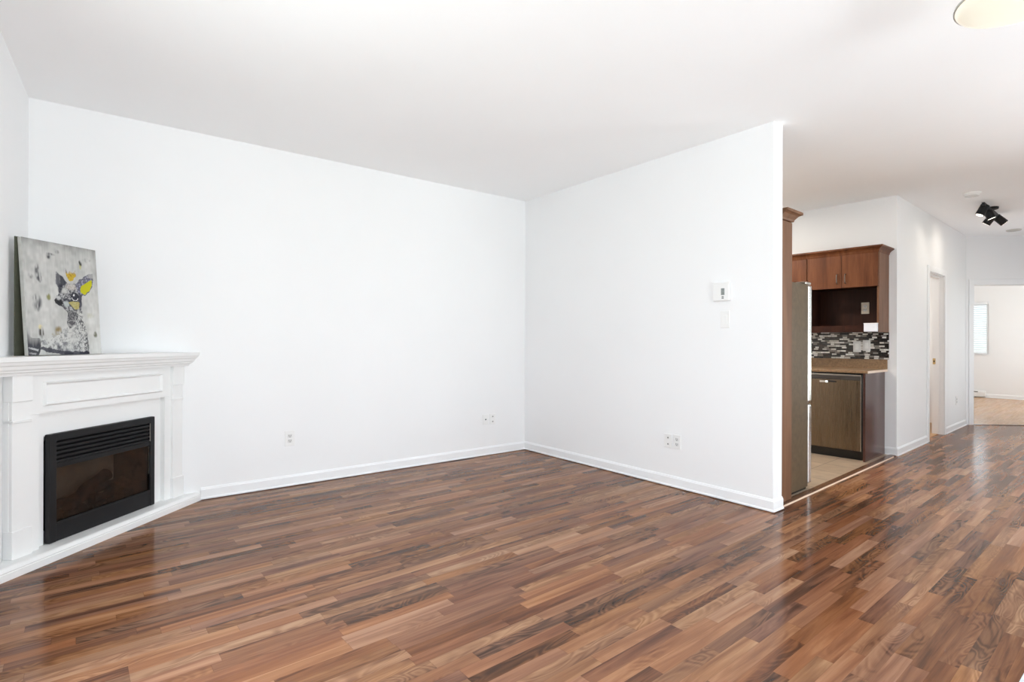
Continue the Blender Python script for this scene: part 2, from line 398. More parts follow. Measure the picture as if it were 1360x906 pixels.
# mosaic splashback: thin strips of black, grey and white
def mosaic():
    m, nt, b = base_mat('strip_mosaic', (0.2, 0.2, 0.2), 0.18)
    t = N(nt, 'ShaderNodeTexCoord'); s = N(nt, 'ShaderNodeSeparateXYZ'); nt.links.new(t.outputs['Object'], s.inputs[0])
    zr = math_(nt, 'DIVIDE', s.outputs['Z'], 0.0185); row = math_(nt, 'FLOOR', zr)
    wn = N(nt, 'ShaderNodeTexWhiteNoise', noise_dimensions='1D'); nt.links.new(row, wn.inputs['W'])
    xs = math_(nt, 'MULTIPLY_ADD', wn.outputs['Value'], 311.0, math_(nt, 'DIVIDE', s.outputs['Y'], 0.046))
    vo = N(nt, 'ShaderNodeTexVoronoi', voronoi_dimensions='1D', feature='F1'); vo.inputs['Randomness'].default_value = 0.8; vo.inputs['Scale'].default_value = 1.0
    nt.links.new(xs, vo.inputs['W'])
    ve = N(nt, 'ShaderNodeTexVoronoi', voronoi_dimensions='1D', feature='DISTANCE_TO_EDGE'); ve.inputs['Randomness'].default_value = 0.8; ve.inputs['Scale'].default_value = 1.0
    nt.links.new(xs, ve.inputs['W'])
    cs = N(nt, 'ShaderNodeSeparateColor'); nt.links.new(vo.outputs['Color'], cs.inputs[0])
    r = N(nt, 'ShaderNodeValToRGB'); r.color_ramp.interpolation = 'CONSTANT'; e = r.color_ramp.elements
    for i in range(3): e.new(0.5)
    for x, (p, c) in zip(e, [(0.0, (0.010, 0.009, 0.010)), (0.36, (0.045, 0.034, 0.028)), (0.50, (0.22, 0.20, 0.18)), (0.62, (0.62, 0.60, 0.55)), (0.80, (0.80, 0.79, 0.75))]):
        x.position = p; x.color = (*c, 1)
    nt.links.new(cs.outputs[0], r.inputs[0])
    fz = math_(nt, 'FRACT', zr); ez = math_(nt, 'MINIMUM', fz, math_(nt, 'SUBTRACT', 1.0, fz))
    j = math_(nt, 'MAXIMUM', math_(nt, 'LESS_THAN', ez, 0.07), math_(nt, 'LESS_THAN', ve.outputs['Distance'], 0.02))
    mx = N(nt, 'ShaderNodeMix', data_type='RGBA'); nt.links.new(j, mx.inputs['Factor'])
    nt.links.new(r.outputs[0], mx.inputs['A']); mx.inputs['B'].default_value = (0.06, 0.055, 0.05, 1)
    nt.links.new(mx.outputs['Result'], b.inputs['Base Color'])
    return m
M_mosaic = mosaic()

# ------------------------------------------------------------------ setting: floors, ceiling, walls
YA = 4.5436; XB = 3.7032; YB = 1.823; TB = 0.126
def XL(y): return -0.341 - 0.0424*(YA - y)          # the left wall's face

o = MB().prism([(-1.0, YS-0.2), (12.5, YS-0.2), (12.5, 4.7), (-1.0, 4.7)], -0.12, 0.0).build('floor', M_floor)
struct(o, 'glossy walnut strip laminate floor of the living room and hall', 'floor')
o = hbuild(MB().prism([(-2.17, 0.062), (0.60, 0.062), (0.60, 2.75), (-2.17, 2.75)], 0.0005, 0.005), 'floor_kitchen', M_tilefloor)
struct(o, 'beige square tile floor of the kitchen behind the partition', 'floor')
o = hbuild(MB().prism([(3.87+0.02, -0.02+0.04), (5.50, -1.55), (9.2, -1.9), (9.2, 2.0), (3.9, 2.0)], 0.0005, 0.004), 'floor_bedroom', M_floor_bed)
struct(o, 'pale brown laminate floor of the bedroom beyond the hall', 'floor')
o = hbuild(MB().prism([(0.7, 0.06), (3.75, 0.06), (3.75, 2.0), (0.7, 2.0)], 0.0005, 0.004), 'floor_bathroom', simple('warm_orange_floor', (0.42, 0.22, 0.08), 0.3))
struct(o, 'warm orange floor just inside the narrow hall doorway', 'floor')
o = MB().prism([(1.2, -0.9), (4.2, -0.9), (4.2, 0.388), (1.2, 0.388)], 0.0005, 0.006).build('floor_entry', M_pale_tile)
struct(o, 'pale blue grey tile at the bottom right corner of the wood floor', 'floor')
o = MB().prism([(-1.0, YS-0.2), (16.5, YS-0.2), (16.5, 5.6), (-1.0, 5.6)], H, H+0.12).build('ceiling', M_ceil)
struct(o, 'flat white ceiling over living room and hall', 'ceiling')

o = MB().box(-0.7, 6.95, YA, YA+0.12, 0, H).build('wall_back', M_wall)
struct(o, 'long plain white wall behind the fireplace corner', 'wall')
def lw(mb, y0, y1, z0, z1):
    return mb.prism([(XL(y0), y0), (XL(y1), y1), (XL(y1)-0.12, y1), (XL(y0)-0.12, y0)], z0, z1)
mb = MB(); lw(mb, LW1, YA+0.12, 0, H); lw(mb, YS, LW0, 0, H); lw(mb, LW0, LW1, 0, LZ0); lw(mb, LW0, LW1, LZ1, H)
o = mb.build('wall_left', M_wall)
struct(o, 'white wall to the left of the fireplace', 'wall')
o = MB().box(XB, XB+TB, YB, YA, 0, H).build('wall_right', M_wall)
struct(o, 'white partition wall with thermostat ending beside the kitchen', 'wall')
# south wall with two added tall windows (behind the camera)
mb = MB()
xs = [-0.8] + [v for w in WIN for v in w] + [7.3]
for i in range(0, len(xs), 2): mb.box(xs[i], xs[i+1], YS-0.12, YS, 0, H)
for a, b in WIN:
    mb.box(a, b, YS-0.12, YS, 0, WZ0); mb.box(a, b, YS-0.12, YS, WZ1, H)
struct(mb.build('wall_south', M_wall), 'white window wall behind the viewpoint', 'wall')
for i, (a, b) in enumerate(WIN):
    w = empty('window_%d' % (i+2), ((a+b)/2, YS-0.06, WZ0)); struct(w, 'tall white framed window, number %d along the wall behind the viewpoint' % (i+1), 'window')
    off = ((a+b)/2, YS-0.06, WZ0); f = MB(off)
    for x0, x1, z0, z1 in ((a, a+0.05, WZ0, WZ1), (b-0.05, b, WZ0, WZ1), (a+.05, b-.05, WZ0, WZ0+0.05), (a+.05, b-.05, WZ1-0.05, WZ1), ((a+b)/2-0.025, (a+b)/2+0.025, WZ0+.05, WZ1-.05)):
        f.box(x0, x1, YS-0.09, YS-0.03, z0, z1)
    f.build('window_frame', M_trim, w)
LWM = (LW0+LW1)/2
w = empty('window_4', (XL(LWM)-0.06, LWM, LZ0)); struct(w, 'white framed side window in the left wall beside the viewpoint', 'window')
f = MB((XL(LWM)-0.06, LWM, LZ0)); xq = XL(LWM)-0.06
for y0, y1, z0, z1 in ((LW0, LW0+0.05, LZ0, LZ1), (LW1-0.05, LW1, LZ0, LZ1), (LW0+.05, LW1-.05, LZ0, LZ0+0.05), (LW0+.05, LW1-.05, LZ1-0.05, LZ1), (LWM-0.025, LWM+0.025, LZ0+.05, LZ1-.05)):
    f.box(xq-0.03, xq+0.03, y0, y1, z0, z1)
f.build('window_frame', M_trim, w)
w = empty('window_5', hall(1.11, (EW0+EW1)/2, LZ0), THH); struct(w, 'white framed east window outside the right edge of the view', 'window')
f = MB((1.11, (EW0+EW1)/2, LZ0)); ym_ = (EW0+EW1)/2
for y0, y1, z0, z1 in ((EW0, EW0+0.05, LZ0, LZ1), (EW1-0.05, EW1, LZ0, LZ1), (EW0+.05, EW1-.05, LZ0, LZ0+0.05), (EW0+.05, EW1-.05, LZ1-0.05, LZ1), (ym_-0.025, ym_+0.025, LZ0+.05, LZ1-.05)):
    f.box(1.08, 1.14, y0, y1, z0, z1)
f.build('window_frame', M_trim, w)
w = empty('door_3', hall((GW0+GW1)/2, -1.62, 0), THH); struct(w, 'glazed white door on the hidden side of the hall', 'door')
f = MB(((GW0+GW1)/2, -1.62, 0))
for x0, x1, z0, z1 in ((GW0, GW0+0.07, 0, 2.1), (GW1-0.07, GW1, 0, 2.1), (GW0+.07, GW1-.07, 0.005, 0.18), (GW0+.07, GW1-.07, 2.02, 2.1)):
    f.box(x0, x1, -1.65, -1.59, z0, z1)
f.build('door_frame', M_trim, w)
# hall side walls
o = hbuild(MB().box(0.575, 0.695, 0.0, 2.75, 0, H), 'wall_kitchen_end', M_wall)
struct(o, 'short grey shaded white wall at the end of the kitchen cabinets', 'wall')
DL, DR, DH = 1.816, 2.58, 2.034
mb = MB().box(0.695, DL, 0, 0.12, 0, H).box(DR, 3.92, 0, 0.12, 0, H).box(DL, DR, 0, 0.12, DH, H)
struct(hbuild(mb, 'wall_hall', M_wall), 'white hall wall with a narrow doorway', 'wall')
# the bedroom doorway stands across the hall at 45 degrees
P0 = Vector((3.87, 0, 0)); DD = Vector((1, -1, 0)).normalized(); DN = Vector((1, 1, 0)).normalized()   # DN points away from the viewer
def dg(t, n, z=0.0): q = P0 + DD*t + DN*n; return (q.x, q.y, z)
def dpr(mb, t0, t1, n0, n1, z0, z1):
    return mb.prism([dg(t0, n0)[:2], dg(t1, n0)[:2], dg(t1, n1)[:2], dg(t0, n1)[:2]], z0, z1)
BO0, BO1, BH = 0.092, 0.93, 2.023
mb = MB(); dpr(mb, 0.0, BO0, 0, 0.12, 0, H); dpr(mb, BO1, 2.3, 0, 0.12, 0, H); dpr(mb, BO0, BO1, 0, 0.12, BH, H)
struct(hbuild(mb, 'wall_hall_end', M_wall), 'angled white wall around the bedroom doorway at the hall end', 'wall')
mb = MB().box(1.05, GW0, -1.68, -1.56, 0, H).box(GW1, 5.6, -1.68, -1.56, 0, H).box(GW0, GW1, -1.68, -1.56, 2.1, H)
o = hbuild(mb, 'wall_hall_south', M_wall); struct(o, 'white hall wall outside the right edge of the view', 'wall')
mb = MB().box(1.05, 1.17, -5.3, EW0, 0, H).box(1.05, 1.17, EW1, -1.68, 0, H).box(1.05, 1.17, EW0, EW1, 0, LZ0).box(1.05, 1.17, EW0, EW1, LZ1, H)
o = hbuild(mb, 'wall_east', M_wall); struct(o, 'white living room wall outside the right edge of the view', 'wall')
# bedroom shell
BX = 9.07
WY0, WY1, WB0, WB1 = 0.50, 1.55, 0.93, 2.06
mb = MB().box(BX, BX+0.14, -2.0, WY0, 0, H).box(BX, BX+0.14, WY1, 2.1, 0, H).box(BX, BX+0.14, WY0, WY1, 0, WB0).box(BX, BX+0.14, WY0, WY1, WB1, H)
struct(hbuild(mb, 'wall_bedroom', M_wall), 'bright white bedroom wall with the blind covered window', 'wall')
o = hbuild(MB().box(3.75, BX, 1.95, 2.07, 0, H), 'wall_bedroom_left', M_wall); struct(o, 'white bedroom side wall hidden behind the hall', 'wall')
mb = MB().box(5.4, 6.4, -1.95, -1.83, 0, H).box(8.0, BX, -1.95, -1.83, 0, H).box(6.4, 8.0, -1.95, -1.83, 0, 0.85).box(6.4, 8.0, -1.95, -1.83, 2.15, H)
struct(hbuild(mb, 'wall_bedroom_right', M_wall), 'white bedroom side wall outside the view', 'wall')
# bathroom shell and kitchen back
o = hbuild(MB().box(0.695, 3.75, 1.95, 2.07, 0, H).box(3.70, 3.82, 0.12, 1.95, 0, H), 'wall_bathroom', M_wall); struct(o, 'white wall inside the narrow hall doorway', 'wall')

# baseboards
T = 0.012
PROF = [(0, 0), (T+0.005, 0), (T+0.005, 0.008), (T, 0.014), (T, 0.068), (T-0.004, 0.074), (0.005, 0.083), (0, 0.084)]
sb = MB().sweep(PROF, (0.612, YA, 0.006), (XB, YA, 0.006), (0, -1, 0), 0, -1).build('baseboard_back', M_trim); struct(sb, 'white baseboard along the long wall', 'baseboard')
sb = MB().sweep(PROF, (XB, YB, 0.007), (XB, YA, 0.007), (-1, 0, 0), -1, -1).sweep(PROF, (XB, YB, 0.007), (XB+TB, YB, 0.007), (0, -1, 0), -1, 0).build('baseboard_right', M_trim)
struct(sb, 'white baseboard along and around the partition end', 'baseboard')
sb = hbuild(MB().sweep(PROF, (0.575, 0, 0), (DL-0.07, 0, 0), (0, -1, 0), -1, 0).sweep(PROF, (0.575, 0, 0), (0.575, 0.10, 0), (-1, 0, 0), -1, 0), 'baseboard_hall', M_trim)
struct(sb, 'white baseboard of the hall wall before the narrow doorway', 'baseboard')
sb = hbuild(MB().sweep(PROF, (DR+0.07, 0, 0), (3.872, 0, 0), (0, -1, 0), 0, -0.4), 'baseboard_hall_end', M_trim)
struct(sb, 'white baseboard between the two hall doorways', 'baseboard')
sb = hbuild(MB().sweep(PROF, (BX, -1.83, 0.003), (BX, 1.95, 0.003), (-1, 0, 0), 0, 0), 'baseboard_bedroom', M_trim)
struct(sb, 'white baseboard under the bedroom window', 'baseboard')
sb = MB().sweep(PROF, (XL(YS), YS, 0), (XL(3.56), 3.56, 0), (1, 0.0424, 0)).build('baseboard_left', M_trim); struct(sb, 'white baseboard left of the fireplace', 'baseboard')

# transition strips
tr = hbuild(MB().sweep([(0, 0.0006), (0, 0.007), (0.010, 0.0105), (0.05, 0.0105), (0.066, 0.0045), (0.066, 0.0006)], (-2.15, 0.0, 0), (0.57, 0.0, 0), (0, 1, 0)), 'trim_1', M_darkwood)
struct(tr, 'dark wood transition strip between laminate and kitchen tiles', 'trim')
l = MB().sweep([(-0.006, 0.0006), (-0.005, 0.005), (-0.001, 0.009), (0.002, 0.0095), (0.002, 0.0006)], (-2.13, 0, 0), (0.47, 0, 0), (0, 1, 0)).build('edge_strip', M_strip, tr)
l['label'] = 'pale shiny edge of the transition strip'
mb = MB(); a = dg(BO0+0.005, 0.0); b = dg(BO1-0.005, 0.0)
mb.sweep([(-0.01, 0.0006), (-0.008, 0.006), (0.03, 0.008), (0.05, 0.0045), (0.05, 0.0006)], a, b, DN)
struct(hbuild(mb, 'trim_2', simple('brown_door_strip', (0.12, 0.06, 0.035), 0.3)), 'thin brown strip on the floor under the bedroom doorway', 'trim')

# doorways
d1 = empty('door_1', hall(DL, 0, 0), THH); struct(d1, 'narrow white hall doorway standing open', 'door')
off = (DL, 0, 0)
f = MB(off).box(DL, DL+0.016, 0.001, 0.12, 0, DH-0.016).box(DR-0.016, DR, 0.001, 0.12, 0, DH-0.016).box(DL, DR, 0.001, 0.12, DH-0.016, DH)
f.box(DR-0.030, DR-0.016, 0.045, 0.08, 0.006, DH-0.03).box(DL+0.016, DL+0.03, 0.045, 0.08, 0.006, DH-0.03).box(DL+0.016, DR-0.016, 0.045, 0.08, DH-0.03, DH-0.016)
f.build('jamb', M_trim, d1)
f = MB(off)
CP = [(0, 0), (0.016, 0), (0.016, 0.012), (0.012, 0.05), (0.008, 0.068), (0, 0.068)]
f.box(DR-0.006, DR+0.066, -0.015, 0.0, 0.0, DH+0.066, 0.003).box(DL-0.066, DL+0.006, -0.015, 0.0, 0.0, DH+0.066, 0.003).box(DL+0.006, DR-0.006, -0.015, 0.0, DH-0.006, DH+0.066, 0.003)
f.build('casing', M_trim, d1)
f = MB(off).box(DR-0.019, DR-0.0155, 0.083, 0.112, 0.90, 0.975, 0.001); q = f.build('strike_plate', M_brass, d1); q['label'] = 'brass strike plate'
f = MB(off).box(DR-0.0195, DR-0.0188, 0.091, 0.104, 0.925, 0.95); f.build('strike_hole', M_slot, q)

d2 = empty('door_2', hall(*dg(BO0, 0)), THH - PI/4); struct(d2, 'open doorway into the bright bedroom', 'door')
W2 = BO1-BO0
f = MB().box(0, 0.016, 0, 0.12, 0, BH-0.016).box(W2-0.016, W2, 0, 0.12, 0, BH-0.016).box(0, W2, 0, 0.12, BH-0.016, BH); f.build('jamb', M_trim, d2)
f = MB()
for x0, x1, z0, z1 in ((-0.058, 0.005, 0, BH+0.064), (W2-0.005, W2+0.058, 0, BH+0.064), (0.005, W2-0.005, BH-0.005, BH+0.064)):
    f.box(x0, x1, -0.015, 0, z0, z1, 0.003)
f.build('casing', M_trim, d2)

# bedroom window
w1 = empty('window_1', hall(BX, (WY0+WY1)/2, WB0), THH); struct(w1, 'small bright bedroom window seen through the far doorway', 'window')
off = (BX, (WY0+WY1)/2, WB0); f = MB(off)
for y0, y1, z0, z1 in ((WY0, WY0+0.045, WB0, WB1), (WY1-0.045, WY1, WB0, WB1), (WY0+.045, WY1-.045, WB0, WB0+0.045), (WY0+.045, WY1-.045, WB1-0.045, WB1)):
    f.box(BX+0.02, BX+0.07, y0, y1, z0, z1)
fr = f.build('window_frame', M_trim, w1)
MB(off).box(BX+0.043, BX+0.047, WY0+0.045, WY1-0.045, WB0+0.045, WB1-0.045).build('pane', M_pane, fr)
MB(off).box(BX-0.03, BX+0.02, WY0-0.03, WY1+0.03, WB0-0.02, WB0, 0.004).build('sill', M_trim, w1)

bl = hthing('window_blind', (BX, (WY0+WY1)/2, WB0), 'white slatted blind hanging in the bedroom window', 'blind')
off = (BX, (WY0+WY1)/2, WB0)
f = MB(off)
z = WB0+0.05
while z < WB1-0.06:
    c = z; a = 0.011
    f.prism([(BX-0.022, WY0+0.035), (BX+0.018, WY0+0.035), (BX+0.018, WY1-0.02), (BX-0.022, WY1-0.02)], z, z+0.002)
    z += 0.046
# tilt each slat: shear z by depth
for v in f.bm.verts: v.co.z += (v.co.x)*0.85
sl = f.build('slats', M_blind, bl)
MB(off).box(BX-0.022, BX+0.022, WY0+0.006, WY1-0.012, WB1-0.055, WB1-0.004, 0.004).build('headrail', M_blind, bl)
MB(off).box(BX-0.015, BX+0.018, WY0+0.03, WY1-0.02, WB0+0.01, WB0+0.032, 0.004).build('bottom_rail', M_blind, bl)

# ------------------------------------------------------------------ fireplace corner
FM = Vector((0.1375, 4.058, 0))
def fpw(s, n, z): return FM + Vector((1, 1, 0))*(s/math.sqrt(2)) + Vector((1, -1, 0))*(n/math.sqrt(2)) + Vector((0, 0, z))
# local axes of the fireplace: x along its front, y = -n into the corner
fp = tag(empty('fireplace_mantel', FM, PI/4), 'white corner fireplace mantel with square pilasters and crown shelf', 'fireplace mantel')
e = 0.002
def tri(n0, z0, z1, inset=0.0):
    """slab from the front line n0 back into the corner"""
    hw = 0.70 + n0 - inset
    return MB().prism([(-hw, -n0), (hw, -n0), (0.0, 0.688)], z0, z1)
# base plinth: lower face, groove and bevelled ledge
prof = [(0.0, 0.0), (0.0, 0.034), (0.004, 0.037), (0.004, 0.040), (0.001, 0.043), (0.012, 0.058), (0.020, 0.062), (0.40, 0.062), (0.40, 0.0)]
mb = MB(); n_ = len(prof)
def hw_at(y): return 0.700 - y
def hl_at(y): return 0.735 - 1.0886*y      # reach to the left wall
A = [mb.v((-hl_at(y), y, z)) for y, z in prof]; B = [mb.v((hw_at(y), y, z)) for y, z in prof]
mb.bm.faces.new(A); mb.bm.faces.new(B[::-1])
for i in range(n_): mb.bm.faces.new((A[i], B[i], B[(i+1) % n_], A[(i+1) % n_]))
mb.build('base_plinth', M_mantel, fp)
# surround sheet with an opening for the fire
Z0 = 0.062
mb = MB()
mb.box(-0.495, -0.385, 0.130, 0.150, Z0, 0.79).box(0.345, 0.495, 0.130, 0.150, Z0, 0.79).box(-0.385, 0.345, 0.130, 0.150, 0.652, 0.79)
mb.build('surround_panel', M_mantel, fp)
# narrow face strips beside the pilasters, and wall fillers
for sgn in (-1, 1):
    x0, x1 = sorted((sgn*0.437, sgn*0.497)); MB().box(x0, x1, 0.098, 0.140, Z0, 0.7845).build('face_strip', M_mantel, fp)
    x0, x1 = sorted((sgn*0.585, sgn*0.592)); MB().box(x0, x1, 0.100, 0.14, Z0, 0.995).build('wall_filler', M_mantel, fp)
# header panel with raised moulding
hp = MB().box(-0.497, 0.497, 0.098, 0.140, 0.785, 0.998).build('header_panel', M_mantel, fp)
mb = MB()
def mold(x0, x1, z0, z1, w_, y0, y1):
    a = [(x0, z0), (x1, z0), (x1, z1), (x0, z1)]; b = [(x0+w_, z0+w_), (x1-w_, z0+w_), (x1-w_, z1-w_), (x0+w_, z1-w_)]
    m_ = [(x0+w_*.45, z0+w_*.45), (x1-w_*.45, z0+w_*.45), (x1-w_*.45, z1-w_*.45), (x0+w_*.45, z1-w_*.45)]
    va = [mb.v((x, y0, z)) for x, z in a]; vm = [mb.v((x, y1, z)) for x, z in m_]; vb = [mb.v((x, y0+0.001, z)) for x, z in b]
    for i in range(4):
        j = (i+1) % 4
        mb.bm.faces.new((va[i], va[j], vm[j], vm[i])); mb.bm.faces.new((vm[i], vm[j], vb[j], vb[i])); mb.bm.faces.new((va[j], va[i], vb[i], vb[j]))
mold(-0.418, 0.412, 0.822, 0.955, 0.020, 0.098, 0.084)
mb.build('panel_molding', M_mantel, hp)
# pilasters
for sgn in (-1, 1):
    x0, x1 = sorted((sgn*0.495, sgn*0.588))
    mb = MB()
    mb.box(x0, x1, 0.084, 0.13, 0.20, 0.765)                                   # shaft
    mb.box(x0-0.004, x1+0.004, 0.076, 0.13, 0.753, 0.768, 0.003)                # necking bead
    mb.box(x0, x1, 0.084, 0.13, 0.765, 0.862)
    mb.box(x0-0.006, x1+0.004, 0.072, 0.13, 0.862, 0.997, 0.003)                # capital block
    mb.box(x0-0.006, x1+0.004, 0.074, 0.13, Z0, 0.205, 0.003)                   # foot block
    mb.build('pilaster', M_mantel, fp)
# crown shelf: the profile runs wall to wall
prof = [(0.062, 0.996), (0.058, 1.010), (0.046, 1.014), (0.044, 1.022), (0.036, 1.030), (0.031, 1.046), (0.024, 1.052), (0.018, 1.066), (0.014, 1.070), (0.012, 1.094)]
mb = MB(); A = []; B = []
for y, z in prof: A.append(mb.v((-hl_at(y)+e, y, z))); B.append(mb.v((hw_at(y)-e, y, z)))
c0 = mb.v((0, 0.69, 0.996)); c1 = mb.v((0, 0.69, 1.094))
for i in range(len(prof)-1): mb.bm.faces.new((A[i], B[i], B[i+1], A[i+1]))
mb.bm.faces.new((A[-1], B[-1], c1)); mb.bm.faces.new((B[0], A[0], c0))
mb.bm.faces.new(A + [c1, c0]); mb.bm.faces.new(B[::-1] + [c0, c1])
mb.build('mantel_shelf', M_mantel, fp)

# electric fire in the surround
ef = tag(empty('electric_fireplace', fpw(-0.02, -0.10, Z0), PI/4), 'black electric fire with louvred top and log bed set in the white surround', 'fireplace')
off = (-0.02, 0.10, Z0)
X0, X1, ZB, ZT = -0.380, 0.352, Z0+0.002, 0.662
XI0, XI1 = -0.338, 0.314
f = MB(off)
f.box(X0, XI0, 0.098, 0.1295, ZB, ZT, 0.004).box(XI1, X1, 0.098, 0.1295, ZB, ZT, 0.004).box(XI0, XI1, 0.098, 0.1295, 0.622, ZT, 0.003)
f.build('frame', M_black, ef)
f = MB(off).box(XI0, XI1, 0.102, 0.122, ZB, 0.162, 0.003)
f.box(XI0, XI1, 0.099, 0.110, 0.160, 0.172, 0.003)
f.build('lower_panel', M_black, ef)
f = MB(off); LB, LT = 0.470, 0.622
for k in range(5):
    z = LB + 0.034 + k*0.0245
    f.box(XI0, XI1, 0.1015, 0.1045, z-0.004, z+0.008, 0.001)
    a = [(XI0, 0.1045, z+0.004), (XI1, 0.1045, z+0.004), (XI1, 0.122, z+0.014), (XI0, 0.122, z+0.014)]
    q0 = [f.v(v) for v in a]; q1 = [f.v((x, y+0.001, zz-0.003)) for x, y, zz in a]
    f.bm.faces.new(q0); f.bm.faces.new(q1[::-1])
    for i in range(4): f.bm.faces.new((q0[i], q0[(i+1) % 4], q1[(i+1) % 4], q1[i]))
f.box(XI0, XI1, 0.101, 0.118, LB, LB+0.028, 0.003).box(XI0, XI1, 0.124, 0.128, LB, LT)
f.build('louver_grille', M_black, ef)
# the fire chamber, tapering into the corner
f = MB(off); YF, YBK = 0.118, 0.30; BI0, BI1 = -0.26, 0.235
f.bm.faces.new([f.v(v) for v in ((BI0, YBK, 0.10), (BI1, YBK, 0.10), (BI1, YBK, 0.60), (BI0, YBK, 0.60))])
f.build('chamber_back', M_taupe, ef)
f = MB(off)
f.bm.faces.new([f.v(v) for v in ((XI0, YF, 0.10), (BI0, YBK, 0.10), (BI0, YBK, 0.60), (XI0, YF, 0.60))])
f.bm.faces.new([f.v(v) for v in ((XI1, YF, 0.10), (BI1, YBK, 0.10), (BI1, YBK, 0.60), (XI1, YF, 0.60))])
f.bm.faces.new([f.v(v) for v in ((XI0, YF, 0.10), (XI1, YF, 0.10), (BI1, YBK, 0.10), (BI0, YBK, 0.10))])
f.bm.faces.new([f.v(v) for v in ((XI0, YF, 0.60), (XI1, YF, 0.60), (BI1, YBK, 0.60), (BI0, YBK, 0.60))])
f.build('chamber_lining', M_fireside, ef)
MB(off).box(XI0, XI1, 0.111, 0.114, 0.165, LB).build('glass', M_fireglass, ef)
rnd = random.Random(3)
f = MB(off)
for k in range(46):
    x = rnd.uniform(-0.28, 0.26); y = rnd.uniform(0.15, 0.27); s_ = rnd.uniform(0.015, 0.03)
    bmesh.ops.create_icosphere(f.bm, subdivisions=1, radius=s_, matrix=Matrix.Translation(Vector((x, y, 0.155+rnd.uniform(0, 0.03)))-Vector(off)))
tag(f.build('ember_bed', M_ember, ef), kind='stuff')
for a, b, ra in (((-0.28, 0.235, 0.225), (0.22, 0.225, 0.255), 0.038), ((-0.20, 0.185, 0.205), (0.13, 0.255, 0.325), 0.040), ((-0.05, 0.17, 0.205), (0.24, 0.20, 0.245), 0.030)):
    a = Vector(a); b = Vector(b); pts = []; rr = []
    for i in range(9):
        t = i/8; pts.append(a.lerp(b, t) + Vector((0, 0.006*math.sin(7*t+ra*90), 0.008*math.sin(9*t+ra*50)))); rr.append(ra*(0.86+0.16*math.sin(11*t+ra*70)))
    MB(off).tube(pts, rr, 12).build('log', M_log, ef, smooth=True)
# power switch bezel: small bright pin on the louvre's right end
f = MB(off).box(XI1-0.004, XI1-0.001, 0.098, 0.101, 0.50, 0.62); q = f.build('edge_trim', M_dullsteel, ef)
f = MB(off).box(XI1-0.004, XI1-0.001, 0.107, 0.110, 0.28, 0.465); f.build('glass_edge', M_dullsteel, ef)

